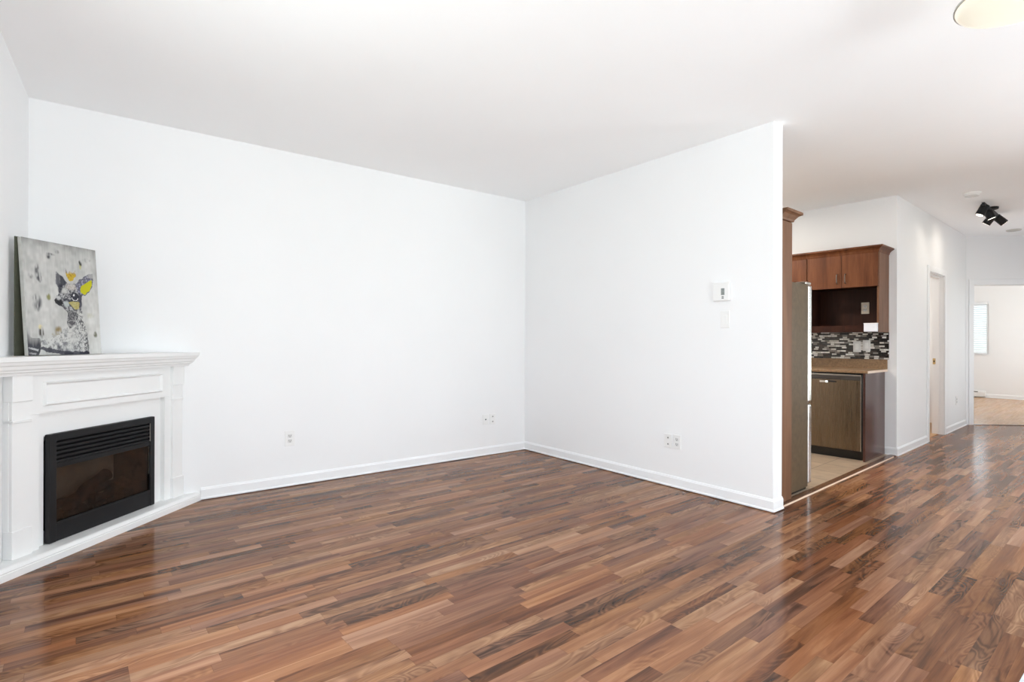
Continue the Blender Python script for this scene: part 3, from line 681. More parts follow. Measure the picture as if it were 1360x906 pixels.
# ------------------------------------------------------------------ painting on the mantel
GU, GV = 170, 220
def in_poly(u, v, poly):
    inside = np.zeros(u.shape, bool); n = len(poly)
    for i in range(n):
        x1, y1 = poly[i]; x2, y2 = poly[(i+1) % n]
        if y1 == y2: continue
        c = ((y1 > v) != (y2 > v)) & (u < (x2-x1)*(v-y1)/(y2-y1) + x1)
        inside ^= c
    return inside
def vnoise(u, v, fx, fy, seed):
    rs = np.random.RandomState(seed); g = rs.rand(int(fy)+3, int(fx)+3)
    x = np.clip(u, 0, 1)*fx; y = np.clip(v, 0, 1)*fy; i = x.astype(int); j = y.astype(int); a = x-i; b = y-j
    a = a*a*(3-2*a); b = b*b*(3-2*b)
    return (g[j, i]*(1-a)+g[j, i+1]*a)*(1-b) + (g[j+1, i]*(1-a)+g[j+1, i+1]*a)*b
DEER = {
 'ear_l': [(0.408, 0.742), (0.398, 0.639), (0.446, 0.587), (0.561, 0.642), (0.522, 0.678), (0.474, 0.716)],
 'ear_l_dark': [(0.474, 0.716), (0.453, 0.615), (0.455, 0.581), (0.561, 0.642), (0.522, 0.678)],
 'head': [(0.451, 0.594), (0.499, 0.63), (0.561, 0.649), (0.671, 0.643), (0.727, 0.607), (0.776, 0.545), (0.754, 0.547), (0.741, 0.445), (0.647, 0.39), (0.545, 0.407), (0.485, 0.421), (0.427, 0.443), (0.379, 0.457), (0.366, 0.487), (0.402, 0.524), (0.433, 0.547)],
 'nose': [(0.366, 0.487), (0.391, 0.504), (0.441, 0.502), (0.479, 0.473), (0.466, 0.434), (0.427, 0.443), (0.379, 0.457)],
 'ear_r': [(0.671, 0.643), (0.722, 0.687), (0.79, 0.722), (0.881, 0.76), (0.939, 0.774), (0.941, 0.735), (0.918, 0.636), (0.866, 0.579), (0.776, 0.544), (0.708, 0.57)],
 'ear_y': [(0.729, 0.607), (0.762, 0.643), (0.829, 0.672), (0.913, 0.71), (0.911, 0.65), (0.879, 0.596), (0.788, 0.56), (0.737, 0.572)],
 'crown': [(0.537, 0.781), (0.55, 0.709), (0.589, 0.671), (0.647, 0.676), (0.679, 0.72), (0.679, 0.775), (0.641, 0.746), (0.608, 0.764), (0.57, 0.739)],
 'cheek': [(0.559, 0.471), (0.623, 0.488), (0.711, 0.479), (0.702, 0.418), (0.648, 0.412)],
 'neck': [(0.485, 0.421), (0.545, 0.407), (0.736, 0.452), (0.748, 0.395), (0.759, 0.309), (0.793, 0.217), (0.813, 0.132), (0.809, -0.003), (0.448, 0.0), (0.324, 0.018), (0.222, 0.035), (0.163, 0.057), (0.144, 0.125), (0.294, 0.153), (0.411, 0.182), (0.472, 0.224), (0.542, 0.247), (0.522, 0.294), (0.538, 0.344), (0.536, 0.389)],
 'neckdark': [(0.485, 0.421), (0.60, 0.42), (0.69, 0.36), (0.65, 0.30), (0.60, 0.25), (0.555, 0.235), (0.522, 0.294), (0.538, 0.344), (0.536, 0.389)],
 'rump': [(0.009, 0.188), (0.047, 0.15), (0.154, 0.145), (0.163, 0.057), (0.129, -0.004), (0.084, -0.011), (0.003, -0.009)],
 'st1': [(0.006, 0.068), (0.132, 0.055), (0.126, 0.041), (0.008, 0.055)],
 'st2': [(0.005, 0.029), (0.112, 0.019), (0.093, 0.003), (0.006, 0.013)],
 'belly': [(0.164, 0.073), (0.251, 0.064), (0.363, 0.041), (0.559, 0.03), (0.799, 0.026), (0.809, -0.003), (0.448, 0.0), (0.323, 0.014), (0.221, 0.031), (0.163, 0.048)],
 'leg1': [(0.449, 0.021), (0.589, 0.02), (0.577, -0.014), (0.467, -0.013)],
 'leg2': [(0.677, 0.023), (0.812, 0.023), (0.806, -0.014), (0.669, -0.008)],
}
def paint(u, v):
    """the picture's own pigments, in linear RGB"""
    n1 = vnoise(u, v, 8, 5, 1); n2 = vnoise(u, v, 26, 30, 2); n3 = vnoise(u, v, 84, 100, 3); n4 = vnoise(u, v, 60, 14, 4)
    k = 0.46 + 0.10*(n1-0.5) + 0.09*(n2-0.5) + 0.06*(n4-0.5)
    k = k - 0.14*np.clip((v-0.90)/0.1, 0, 1) - 0.06*np.clip((u-0.9)/0.1, 0, 1)*np.clip((v-.55)/.2, 0, 1)
    k = k + 0.10*np.clip((u-0.78)/0.1, 0, 1)*np.clip((0.5-v)/0.2, 0, 1)
    col = np.stack([k*1.0, k*1.0, k*0.96], -1)
    def put(mask, c, a=1.0):
        m = (mask*a)[..., None]; col[:] = col*(1-m) + np.array(c)*m
    uw = u + 0.014*(n2-0.5); vw = v + 0.014*(vnoise(u, v, 26, 30, 9)-0.5)
    P = lambda nm: in_poly(uw, vw, DEER[nm]).astype(float)
    ns = vnoise(u, v, 60, 26, 12)
    def blob(cu, cv, ru, rv, c, a, noise=ns):
        dd = ((uw-cu)/ru)**2 + ((vw-cv)/rv)**2
        put(np.clip(1.3-dd, 0, 1)*np.clip((noise-0.12)*1.9, 0, 1), c, a)
    ink = (0.022, 0.023, 0.035)
    # smears on the ground
    blob(0.175, 0.72, 0.035, 0.075, ink, 0.75); blob(0.20, 0.66, 0.03, 0.035, ink, 0.8); blob(0.085, 0.678, 0.03, 0.03, ink, 0.5)
    blob(0.325, 0.875, 0.03, 0.028, ink, 0.95); blob(0.36, 0.89, 0.05, 0.01, ink, 0.6); blob(0.442, 0.92, 0.03, 0.018, ink, 0.6)
    blob(0.761, 0.853, 0.022, 0.03, (0.02, 0.02, 0.015), 1.0); blob(0.757, 0.812, 0.022, 0.025, (0.42, 0.40, 0.08), 0.6)
    blob(0.147, 0.455, 0.06, 0.075, ink, 0.7); blob(0.155, 0.43, 0.025, 0.05, ink, 0.9); blob(0.295, 0.507, 0.03, 0.03, (0.20, 0.20, 0.06), 0.9)
    blob(0.179, 0.195, 0.035, 0.05, (0.05, 0.04, 0.03), 0.95); blob(0.173, 0.24, 0.03, 0.02, (0.62, 0.55, 0.30), 0.8)
    blob(0.393, 0.209, 0.05, 0.045, (0.22, 0.16, 0.06), 0.9); blob(0.36, 0.18, 0.06, 0.02, (0.25, 0.2, 0.1), 0.5)
    blob(0.921, 0.18, 0.03, 0.03, (0.09, 0.09, 0.05), 0.9); blob(0.86, 0.36, 0.05, 0.03, (0.40, 0.40, 0.24), 0.4)
    blob(0.86, 0.89, 0.06, 0.02, (0.2, 0.2, 0.2), 0.5)
    # body
    sp = np.clip((n3-0.40)*4, 0, 1)
    b_ = P('neck'); put(b_, (0.50, 0.50, 0.48)); 
    right = np.clip((u-0.50)/0.12, 0, 1)
    put(b_*(1-sp)*np.clip((u-0.56)/0.12, 0, 1)*(0.35+0.65*np.clip((n2-0.3)*2.5, 0, 1)), ink, 0.85)
    put(b_*np.clip((n2-0.42)*3, 0, 1)*(1-right)*np.clip((0.26-v)/0.1, 0, 1), (0.13, 0.13, 0.15), 0.75); put(b_*np.clip((0.42-n3)*5, 0, 1)*(1-right), ink, 0.5); put(b_*right*np.clip((0.66-u)/0.1, 0, 1)*np.clip((v-0.28)/0.06, 0, 1), (0.05, 0.05, 0.06), 0.8)
    put(b_*np.clip((u-0.775)/0.03, 0, 1)*np.clip((0.25-v)/0.1, 0, 1), (0.06, 0.06, 0.065), 0.85)
    put(P('neckdark'), ink, 0.62*(0.4 + 0.6*(1-sp)) + 0.2)
    put(P('belly'), (0.035, 0.035, 0.05), 0.9); put(P('leg1'), ink, 0.95); put(P('leg2'), ink, 0.95)
    g = np.clip((v-0.02)/0.05, 0, 1)*np.clip((0.11-v)/0.06, 0, 1)*np.clip((u-0.2)/0.1, 0, 1)*np.clip((0.8-u)/0.1, 0, 1)
    put(g*np.clip((n2-0.2)*2, 0, 1)*(0.5+0.5*(1-sp)), (0.05, 0.05, 0.06), 0.85)
    fade = np.clip((0.20-v + 0.05*(n4-0.5))/0.12, 0, 1)
    put(P('rump')*fade, (0.028, 0.028, 0.04), 0.95); put(P('st1'), (0.42, 0.42, 0.42)); put(P('st2'), (0.3, 0.3, 0.3), 0.9)
    put(np.clip((0.26-v)/0.1, 0, 1)*np.clip((0.05-u)/0.05, 0, 1), (0.05, 0.05, 0.06), 0.7)
    # head
    put(P('ear_l'), (0.24, 0.24, 0.25)); put(P('ear_l')*(vnoise(u, v, 50, 12, 5) > 0.55), ink, 0.6); put(P('ear_l_dark'), ink, 0.85)
    put(P('head'), (0.36, 0.36, 0.36)); put(P('head')*(1-sp), ink, 0.85)
    blob(0.60, 0.615, 0.08, 0.03, (0.50, 0.46, 0.42), 0.8, n2+0.3); blob(0.51, 0.575, 0.05, 0.03, (0.5, 0.5, 0.48), 0.8, n2+0.3)
    blob(0.455, 0.60, 0.03, 0.05, ink, 0.9, n2+0.4); blob(0.57, 0.49, 0.10, 0.018, ink, 0.8, n2+0.4)
    blob(0.53, 0.455, 0.04, 0.03, (0.40, 0.43, 0.42), 0.9, n2+0.4)
    put(P('nose'), (0.012, 0.012, 0.014), 0.95); blob(0.425, 0.505, 0.035, 0.018, (0.5, 0.5, 0.5), 0.7, n2+0.3)
    blob(0.72, 0.49, 0.03, 0.10, (0.035, 0.035, 0.055), 0.9, n2+0.5)
    put(P('cheek'), (0.42, 0.36, 0.10), 0.75)
    de = np.hypot((u-0.652)/0.047, (v-0.528)/0.035)
    put((de < 1.25).astype(float), ink, 0.95); put(((de > 0.85) & (de < 1.05) & (v < 0.522)).astype(float), (0.75, 0.75, 0.75), 0.9)
    put((np.hypot((u-0.640)/0.012, (v-0.545)/0.010) < 1).astype(float), (0.7, 0.7, 0.72))
    # ear and crown
    put(P('ear_r'), (0.11, 0.11, 0.14)); put(P('ear_r')*np.clip((n3-0.5)*3, 0, 1), (0.34, 0.34, 0.42), 0.8); put(P('ear_r')*np.clip((u-0.83)/0.05, 0, 1)*(v > 0.72), (0.36, 0.36, 0.35), 0.8)
    put(P('ear_y'), (0.46, 0.44, 0.010)); put(P('ear_y')*np.clip((n3-0.55)*3, 0, 1), (0.42, 0.42, 0.02), 0.6)
    cr = P('crown'); put(cr*np.clip((0.765-v)/0.03, 0, 1), (0.46, 0.32, 0.03)); put(cr*np.clip((n3-0.5)*4, 0, 1), (0.24, 0.12, 0.015), 0.6)
    put(cr*(v > 0.745)*(u < 0.57), (0.14, 0.13, 0.12), 0.7)
    return np.clip(col, 0, 1)
def painting():
    BW, BHt = 0.440, 0.634
    root = empty('deer_painting', fpw(-0.2475, -0.152, 1.094), PI/4)
    tag(root, 'canvas painting of a crowned fawn leaning in the corner on the mantel shelf', 'painting')
    lean = Matrix.Rotation(-math.radians(4.2), 4, 'X')
    me = bpy.data.meshes.new('canvas'); vs_ = []; fs = []
    us = np.linspace(0, 1, GU+1); vv = np.linspace(0, 1, GV+1)
    U, V = np.meshgrid(us, vv)
    for j in range(GV+1):
        for i in range(GU+1): vs_.append(lean @ Vector(((us[i]-0.5)*BW, -0.022, vv[j]*BHt+0.002)))
    for j in range(GV):
        for i in range(GU):
            a = j*(GU+1)+i; fs.append((a, a+1, a+GU+2, a+GU+1))
    me.from_pydata([tuple(q) for q in vs_], [], fs)
    ca = me.color_attributes.new('pigment', 'FLOAT_COLOR', 'POINT')
    cc = np.ones((len(vs_), 4), np.float32); cc[:, :3] = paint(U, V).reshape(-1, 3)
    ca.data.foreach_set('color', cc.ravel())
    m, nt, b = base_mat('painted_canvas', (0.5, 0.5, 0.5), 0.7, spec=0.25)
    at = N(nt, 'ShaderNodeAttribute'); at.attribute_name = 'pigment'
    nt.links.new(at.outputs['Color'], b.inputs['Base Color'])
    me.materials.append(m)
    cv = bpy.data.objects.new('canvas', me); C.objects.link(cv); cv.parent = root
    f = MB().box(-BW/2, BW/2, -0.0218, 0.0, 0.002, BHt+0.002, 0.0)
    bmesh.ops.transform(f.bm, matrix=lean, verts=f.bm.verts[:])
    f.build('stretcher', M_canvas_edge, root)
    f = MB().box(-0.2285, BW/2-0.02, 0.050, 0.056, 0.001, BHt+0.004)  # upright dark sheet showing as a strip beside the canvas
    q = f.build('backing', M_olive, root); q['label'] = 'dark olive backing seen past the canvas edge'
painting()

# ------------------------------------------------------------------ wall plates
def plate(name, loc, rz, label, w, h, kind='outlet', group=None, plate_m=None):
    """a cover plate on a wall; local -y points into the room"""
    o = tag(empty(name, loc, rz), label, {'outlet': 'outlet', 'switch': 'light switch', 'jack': 'wall jack', 'double': 'outlet'}[kind], group)
    pm = plate_m or M_plastic
    MB().box(-w/2, w/2, -0.0065, 0.0, -h/2, h/2, 0.0028).build('cover_plate', pm, o)
    if kind == 'outlet':
        for sz in (1, -1):
            s = MB().box(-0.0165, 0.0165, -0.0085, -0.006, sz*0.020-0.014, sz*0.020+0.014, 0.003).build('socket', M_grey, o)
            f = MB(); z = sz*0.020
            f.box(-0.0085, -0.0055, -0.0093, -0.0083, z-0.002, z+0.008); f.box(0.0055, 0.0085, -0.0093, -0.0083, z-0.001, z+0.007); f.cyl((0, -0.0083, z-0.008), (0, -1, 0), 0.0034, 0.0034, 0.001, 10)
            f.build('slots', M_slot, s)
    elif kind == 'switch':
        s = MB().box(-0.0165, 0.0165, -0.0085, -0.006, -0.033, 0.033, 0.002).build('rocker', M_plastic, o)
    elif kind == 'jack':
        f = MB().cyl((0, -0.006, 0), (0, -1, 0), 0.0075, 0.0060, 0.006, 14); f.build('socket', M_slot, o)
    elif kind == 'double':
        for sz in (1, -1):
            s = MB().box(-0.010, 0.010, -0.0080, -0.006, sz*0.026-0.010, sz*0.026+0.010, 0.002).build('socket', M_grey, o)
            MB().box(-0.005, 0.005, -0.0087, -0.0078, sz*0.026-0.005, sz*0.026+0.003).build('port', M_slot, s)
    return o
plate('power_outlet', (1.2425, YA, 0.388), 0, 'white power outlet on the long wall, nearest the fireplace', 0.076, 0.124, 'outlet')
plate('cable_jack', (3.178, YA, 0.372), 0, 'small white plate with one black cable socket on the long wall', 0.072, 0.104, 'jack')
plate('phone_outlet', (3.268, YA, 0.371), 0, 'small white two port plate right of the cable socket', 0.072, 0.110, 'double')
plate('phone_outlet', (XB, 2.680, 0.371), -PI/2, 'white two port plate low on the partition wall, left of its power outlet', 0.076, 0.112, 'double')
plate('power_outlet', (XB, 2.595, 0.373), -PI/2, 'white power outlet low on the partition wall under the thermostat', 0.070, 0.114, 'outlet')
plate('light_switch', (XB, 2.181, 1.348), -PI/2, 'white rocker light switch directly below the thermostat', 0.073, 0.128, 'switch')
plate('power_outlet', hall(3.27, 0, 0.39), THH, 'white power outlet low on the hall wall between two doorways', 0.075, 0.12, 'outlet')

th_ = tag(empty('thermostat', (XB, 2.2035, 1.555), -PI/2), 'square white thermostat with small grey display on the partition wall', 'thermostat')
MB().box(-0.067, 0.067, -0.026, 0.0, -0.069, 0.069, 0.006).build('casing', M_plastic, th_)
MB().box(0.002, 0.030, -0.0275, -0.0255, -0.026, 0.024, 0.001).build('display', M_lcd, th_)
f = MB().box(0.008, 0.024, -0.029, -0.0255, -0.042, -0.036, 0.001).box(0.008, 0.024, -0.029, -0.0255, -0.053, -0.047, 0.001)
f.build('button', M_slot, th_)

# ------------------------------------------------------------------ kitchen (hall coordinates)
KX = 0.575
# upper cabinets
UX = 0.25; UY0, UY1 = 0.070, 0.745
def cab_handle(mb, x, y, z):
    mb.tube([(x, y, z-0.048), (x-0.020, y, z-0.040), (x-0.026, y, z), (x-0.020, y, z+0.040), (x, y, z+0.048)], [0.006, 0.005, 0.0055, 0.005, 0.006], 10)
uc = hthing('wall_cabinet', (KX, (UY0+UY1)/2, 1.285), 'cherry wall cabinet with two doors above a dark open niche', 'kitchen cabinet')
off = (KX, (UY0+UY1)/2, 1.285)
f = MB(off)
f.box(UX, KX-e, UY0, UY0+0.018, 1.285, 2.10, 0.001)
f.build('side_panel', M_cherry_side, uc)
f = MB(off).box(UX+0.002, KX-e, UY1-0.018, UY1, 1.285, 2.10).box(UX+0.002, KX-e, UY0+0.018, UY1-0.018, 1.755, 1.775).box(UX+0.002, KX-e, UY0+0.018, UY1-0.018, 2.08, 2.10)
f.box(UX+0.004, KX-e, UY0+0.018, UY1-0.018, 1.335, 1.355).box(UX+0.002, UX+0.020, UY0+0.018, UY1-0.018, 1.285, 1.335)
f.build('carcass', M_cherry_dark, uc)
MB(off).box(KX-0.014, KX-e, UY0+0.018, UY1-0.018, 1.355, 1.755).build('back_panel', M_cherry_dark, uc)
ym = 0.407
for y0, y1, hy_ in ((UY0+0.004, ym-0.0015, ym-0.040), (ym+0.0015, UY1-0.002, ym+0.038)):
    dd = MB(off).box(UX-0.020, UX, y0, y1, 1.752, 2.098, 0.002).build('door', M_cherry, uc)
    f = MB(off); cab_handle(f, UX-0.020, hy_, 1.848); f.build('handle', M_pewter, dd, smooth=True)
CR = [(0, 2.094), (0.003, 2.096), (0.010, 2.118), (0.026, 2.136), (0.038, 2.143), (0.046, 2.145), (0.046, 2.161), (0, 2.161)]
f = MB(off).sweep(CR, (UX-0.02, UY0, 0), (UX-0.02, UY1, 0), (-1, 0, 0), -1, 0).sweep(CR, (UX-0.02, UY0, 0), (KX-e, UY0, 0), (0, -1, 0), -1, 0)
f.build('crown_molding', M_cherry, uc)  # darker veneer puts the front's shade into the crown colour
# next cabinet along, mostly behind the fridge
uc2 = hthing('wall_cabinet', (KX, 1.10, 1.285), 'cherry wall cabinet showing above the fridge top', 'kitchen cabinet')
off = (KX, 1.10, 1.285); VY0, VY1 = 0.747, 1.45
MB(off).box(UX, KX-e, VY0, VY1, 1.285, 2.10).build('carcass', M_cherry_dark, uc2)
for y0, y1, hy_ in ((VY0+0.002, 1.097, 1.06), (1.10, VY1-0.002, 1.14)):
    dd = MB(off).box(UX-0.020, UX-0.0005, y0, y1, 1.287, 2.098, 0.002).build('door', M_cherry, uc2)
    f = MB(off); cab_handle(f, UX-0.020, hy_, 1.36); f.build('handle', M_dullsteel, dd, smooth=True)
MB(off).sweep(CR, (UX-0.02, VY0, 0), (UX-0.02, VY1, 0), (-1, 0, 0), 0, 0).build('crown_molding', M_cherry, uc2)

plate('power_outlet', hall(KX-0.014, 0.281, 1.548), THH+PI/2+PI, 'cream power outlet on the dark back of the cabinet niche', 0.076, 0.124, 'outlet', plate_m=simple('cream_plastic', (0.62, 0.55, 0.45), 0.4))

# mosaic splashback
mo = MB((KX, 0.9, 1.0)).box(KX-0.008, KX-0.0005, UY0-0.002, 2.0, 1.0, 1.288).build('mosaic_splashback', M_mosaic, at=hall(KX, 0.9, 1.0), rot=THH)
tag(mo, 'black and white strip mosaic splashback between worktop and cabinets', 'splashback')
for y, z, lb in ((0.361, 1.133, 'grey beige wall plate on the mosaic, nearer the fridge'), (0.270, 1.145, 'grey beige wall plate on the mosaic, nearer the cabinet end')):
    plate('light_switch', hall(KX-0.008, y, z), THH-PI/2, lb, 0.072, 0.118, 'switch', plate_m=M_grey)
bx = hthing('transformer_box', (UX-0.0005, 0.135, 1.29), 'small white box fixed on the bottom rail at the niche end', 'box')
off = (UX-0.0005, 0.135, 1.29)
MB(off).box(UX-0.034, UX-0.0005, 0.076, 0.195, 1.288, 1.375, 0.004).build('casing', simple('white_blue_plastic', (0.74, 0.77, 0.83), 0.35), bx)
MB(off).box(UX-0.036, UX-0.002, 0.074, 0.197, 1.368, 1.377, 0.003).build('lid', M_plastic, bx)

# base unit end panel, dishwasher, worktop
ep = MB((0.26, 0.11, 0.0)).box(-0.045, KX-0.018, 0.100, 0.120, 0.005, 0.872, 0.0015).build('end_panel', M_mahog, at=hall(0.26, 0.11, 0.0), rot=THH)
tag(ep, 'glossy dark mahogany end panel beside the dishwasher', 'kitchen panel')
dw = hthing('dishwasher', (0.27, 0.43, 0.005), 'bronze steel dishwasher under the brown worktop', 'dishwasher')
off = (0.27, 0.43, 0.005); DX = -0.035; D0, D1 = 0.138, 0.735
MB(off).box(DX+0.030, 0.55, D0-0.012, D1, 0.10, 0.868).build('body', M_blackgloss, dw)
MB(off).box(DX+0.055, 0.55, D0-0.014, D1, 0.005, 0.10).build('toe_kick', M_blackgloss, dw)
dr = MB(off).box(DX, DX+0.03, D0+0.004, D1-0.004, 0.10, 0.798, 0.004).build('door', M_steel, dw)
pn = MB(off).box(DX, DX+0.03, D0+0.004, D1-0.004, 0.802, 0.842, 0.003).build('control_panel', simple('dark_control_strip', (0.05, 0.042, 0.038), 0.3), dw)
MB(off).box(DX-0.001, DX+0.03, D0+0.004, D1-0.004, 0.844, 0.856, 0.002).build('top_edge', M_dullsteel, dw)
MB(off).box(DX-0.002, DX+0.001, 0.36, 0.51, 0.772, 0.790, 0.001).build('handle_recess', M_blackgloss, dr)
f = MB(off).prism([(DX-0.016, 0.455), (DX-0.016, 0.512), (DX, 0.512), (DX, 0.44)], 0.768, 0.787); f.build('handle_lip', M_chrome, dr)  # bright wedge standing in for the highlight at the handle pocket
MB(off).box(DX-0.0015, DX+0.03, D0+0.001, D0+0.006, 0.10, 0.856).build('edge_strip', M_chrome, dr)
wt = hthing('worktop', (0.28, 1.0, 0.873), 'brown worktop with low upstand over the dishwasher', 'worktop')
off = (0.28, 1.0, 0.873)
MB(off).box(-0.050, KX-e, 0.080, 2.0, 0.8735, 0.900, 0.004).build('slab', M_counter, wt)
q = MB(off).box(-0.048, KX-e-0.004, 0.0775, 0.080, 0.8745, 0.899).build('end_edge', M_counter_edge, wt); q['label'] = 'pale end edge'
MB(off).box(KX-0.022, KX-0.0005, 0.080, 2.0, 0.899, 0.9995, 0.003).build('upstand', M_counter, wt)

# fridge and its surround
fe = hthing('fridge_surround', (-2.0, 0.5, 0.005), 'tall cherry cabinet panel with crown between partition end and fridge', 'kitchen cabinet')
off = (-2.0, 0.5, 0.005); PX0, PX1 = -2.100, -1.889
MB(off).box(PX0, PX1, 0.036, 0.056, 0.005, 2.07, 0.001).build('side_panel', M_cherry_side, fe)
MB(off).box(PX0, PX1-0.02, 0.056, 0.95, 1.75, 2.07).build('top_box', M_cherry_dark, fe)
MB(off).box(PX1-0.02, PX1, 0.058, 0.95, 1.752, 2.068, 0.002).build('door', M_cherry, fe)
CR2 = [(0, 2.075), (0.008, 2.077), (0.012, 2.090), (0.032, 2.116), (0.046, 2.124), (0.056, 2.127), (0.056, 2.146), (0, 2.146)]
f = MB(off).sweep(CR2, (PX0, 0.036, 0), (PX1, 0.036, 0), (0, -1, 0), 0, 1).sweep(CR2, (PX1, 0.036, 0), (PX1, 0.95, 0), (1, 0, 0), -1, 0)
f.build('crown_molding', M_cherry_side, fe)
fr = hthing('fridge', (-1.78, 0.45, 0.005), 'tall fridge with grey brown pebbled side and bright steel door edge', 'fridge')
off = (-1.78, 0.45, 0.005); F0, F1 = 0.065, 0.82
MB(off).box(-2.09, -1.515, F0, F1, 0.03, 1.64, 0.004).build('body', M_fridge, fr)
for z0, z1 in ((0.045, 0.682), (0.698, 1.638)):
    dd = MB(off).box(-1.500, -1.432, F0+0.002, F1, z0, z1, 0.016, 4).build('door', M_chrome, fr)
    MB(off).box(-1.515, -1.500, F0+0.012, F1-0.01, z0+0.01, z1-0.01).build('gasket', M_blackgloss, dd)
    zc = (z1-0.10 if z1 < 1 else z0+0.10)
    zz = (z1-0.45, z1-0.05) if z1 < 1 else (z0+0.05, z0+0.60)
    f = MB(off).tube([(-1.432, 0.72, zz[0]), (-1.385, 0.72, zz[0]+0.03), (-1.385, 0.72, zz[1]-0.03), (-1.432, 0.72, zz[1])], 0.011, 10); f.build('handle', M_dullsteel, dd, smooth=True)
MB(off).box(-1.555, -1.445, F0+0.004, F0+0.10, 1.640, 1.662, 0.008, 3).build('hinge_cover', M_dullsteel, fr)
MB(off).box(-2.08, -1.50, F0+0.02, F1-0.02, 0.005, 0.03).build('kick_plate', M_blackgloss, fr)

# ------------------------------------------------------------------ ceiling fittings
lamp = tag(empty('ceiling_lamp', (2.735, 0.42, H)), 'lit opal glass bowl lamp hanging from the ceiling at the top right', 'ceiling lamp')
MB().lathe((0, 0, 0), [(0, 0), (0.065, 0), (0.065, -0.012), (0.045, -0.028), (0.014, -0.034), (0, -0.034)]).build('canopy', M_dullsteel, lamp, smooth=True)
MB().cyl((0, 0, -0.03), (0, 0, -1), 0.009, 0.009, 0.20, 14).build('stem', M_dullsteel, lamp, smooth=True)
M_rim = simple('grey_metal_rim', (0.50, 0.49, 0.46), 0.4, metal=0.3)
bowl = []
for i in range(15):
    t = i/14*PI/2; bowl.append((0.193*math.cos(t)**0.8 if i < 14 else 0, -0.232-0.045*math.sin(t)))
ins = [(rr-0.006 if rr > 0.01 else 0, z+0.006) for rr, z in bowl][::-1]
sh_ = MB().lathe((0, 0, 0), bowl + ins[1:] + [bowl[0]]).build('glass_shade', M_bowl, lamp, smooth=True)
MB().lathe((0, 0, 0), [(0.193, -0.235), (0.197, -0.235), (0.197, -0.227), (0.193, -0.227), (0.193, -0.235)], 48).build('rim', M_rim, sh_, smooth=True)
pl = bpy.data.lights.new('ceiling_lamp_bulb', 'POINT'); pl.energy = 0.12; pl.color = (1.0, 0.86, 0.66); pl.shadow_soft_size = 0.05
plo = bpy.data.objects.new('ceiling_lamp_bulb', pl); C.objects.link(plo); plo.location = (2.735, 0.42, H-0.19)

sd = hthing('smoke_detector', (1.05, -0.52, H), 'round white smoke detector on the ceiling before the spotlights', 'smoke detector')
MB().lathe((0, 0, 0), [(0, 0), (0.072, 0), (0.072, -0.012), (0.066, -0.018), (0.052, -0.034), (0, -0.037)], 36).build('housing', M_plastic, sd, smooth=True)
MB().lathe((0, 0, 0), [(0.050, -0.0355), (0.056, -0.030), (0.058, -0.032), (0.052, -0.037), (0.050, -0.0355)], 36).build('vent_ring', M_grey, sd, smooth=True)
cv_ = hthing('ceiling_vent', (3.80, -0.51, H), 'flat round plate on the ceiling behind the spotlights', 'ceiling vent')
MB().lathe((0, 0, 0), [(0, 0), (0.080, 0), (0.080, -0.008), (0.070, -0.016), (0, -0.018)], 36).build('cover', simple('shaded_white_cover', (0.55, 0.53, 0.50), 0.5), cv_, smooth=True)

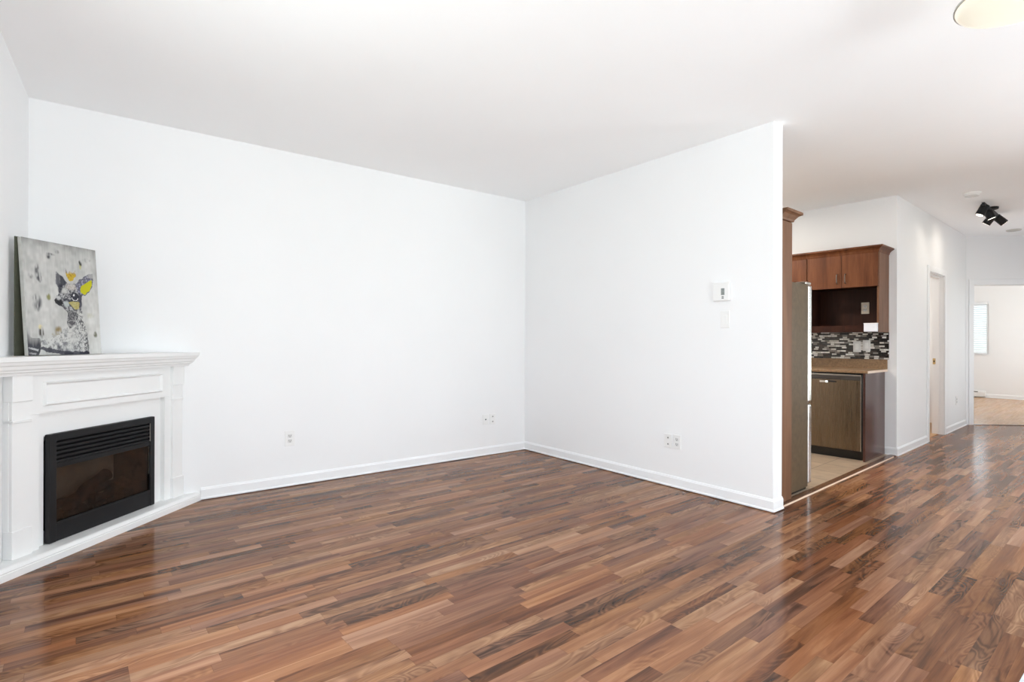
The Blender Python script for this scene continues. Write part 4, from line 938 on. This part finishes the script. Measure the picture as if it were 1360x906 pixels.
tk = hthing('track_light', (1.98, -0.54, H), 'black ceiling track with four angled spotlights in the hall', 'spotlight')
off = Vector((1.98, -0.54, H))
MB().lathe((0, 0, 0), [(0, 0), (0.062, 0), (0.062, -0.018), (0.056, -0.024), (0, -0.026)], 28).build('canopy', M_black, tk, smooth=True)
MB(off).box(1.50, 2.42, -0.553, -0.527, H-0.052, H-0.022, 0.004).build('rail', M_black, tk)
for (x, y, z), ax in (((1.60, -0.52, 2.625), (-0.20, 0.38, -0.90)), ((1.90, -0.53, 2.63), (0.15, -0.35, -0.9)), ((2.16, -0.50, 2.61), (0.1, 0.6, -0.8)), ((2.36, -0.56, 2.625), (0.35, -0.6, -0.7))):
    ax = Vector(ax).normalized(); c = Vector((x, y, z))
    hd = MB(off).cyl(c - ax*0.055, ax, 0.040, 0.042, 0.115, 24).build('spot_head', M_black, tk, smooth=True)
    MB(off).cyl(c + ax*0.0605, ax, 0.034, 0.034, 0.002, 20).build('lens', M_bulb, hd)
    sl_ = bpy.data.lights.new('spot_beam', 'SPOT'); sl_.energy = 9; sl_.color = (1.0, 0.90, 0.78); sl_.spot_size = math.radians(150); sl_.spot_blend = 1.0; sl_.shadow_soft_size = 0.03
    so_ = bpy.data.objects.new('spot_beam', sl_); C.objects.link(so_); q_ = c + ax*0.07; so_.location = hall(q_.x, q_.y, q_.z)
    wa = Vector((HC*ax.x - HS*ax.y, HS*ax.x + HC*ax.y, ax.z)); so_.rotation_euler = wa.to_track_quat('-Z', 'Y').to_euler()
    MB(off).tube([(x, -0.54, H-0.045), (x, -0.54, z+0.02), tuple(c)], 0.009, 8).build('arm', M_black, hd)

# ------------------------------------------------------------------ bedroom heater, cabinet glimpsed in the bathroom
ht = hthing('baseboard_heater', (BX-0.02, 1.05, 0.02), 'low white baseboard heater under the bedroom window', 'heater')
off = (BX-0.02, 1.05, 0.02); HY0 = 0.545
MB(off).sweep([(0.018, 0.022), (0.070, 0.022), (0.075, 0.03), (0.075, 0.115), (0.060, 0.150), (0.018, 0.152)], (BX, HY0, 0), (BX, 1.55, 0), (-1, 0, 0)).build('casing', M_heater, ht)
MB(off).box(BX-0.0765, BX-0.068, HY0+0.12, 1.50, 0.118, 0.134).build('outlet_slot', M_slot, ht)
vc = hthing('bathroom_cabinet', (2.75, 0.60, 0.005), 'tan cabinet glimpsed low inside the narrow hall doorway', 'cabinet')
off = (2.75, 0.60, 0.005)
MB(off).box(2.70, 3.30, 0.36, 0.95, 0.09, 0.52, 0.02, 3).build('body', M_tan, vc)
MB(off).box(2.72, 3.28, 0.40, 0.93, 0.004, 0.09).build('plinth', M_slot, vc)
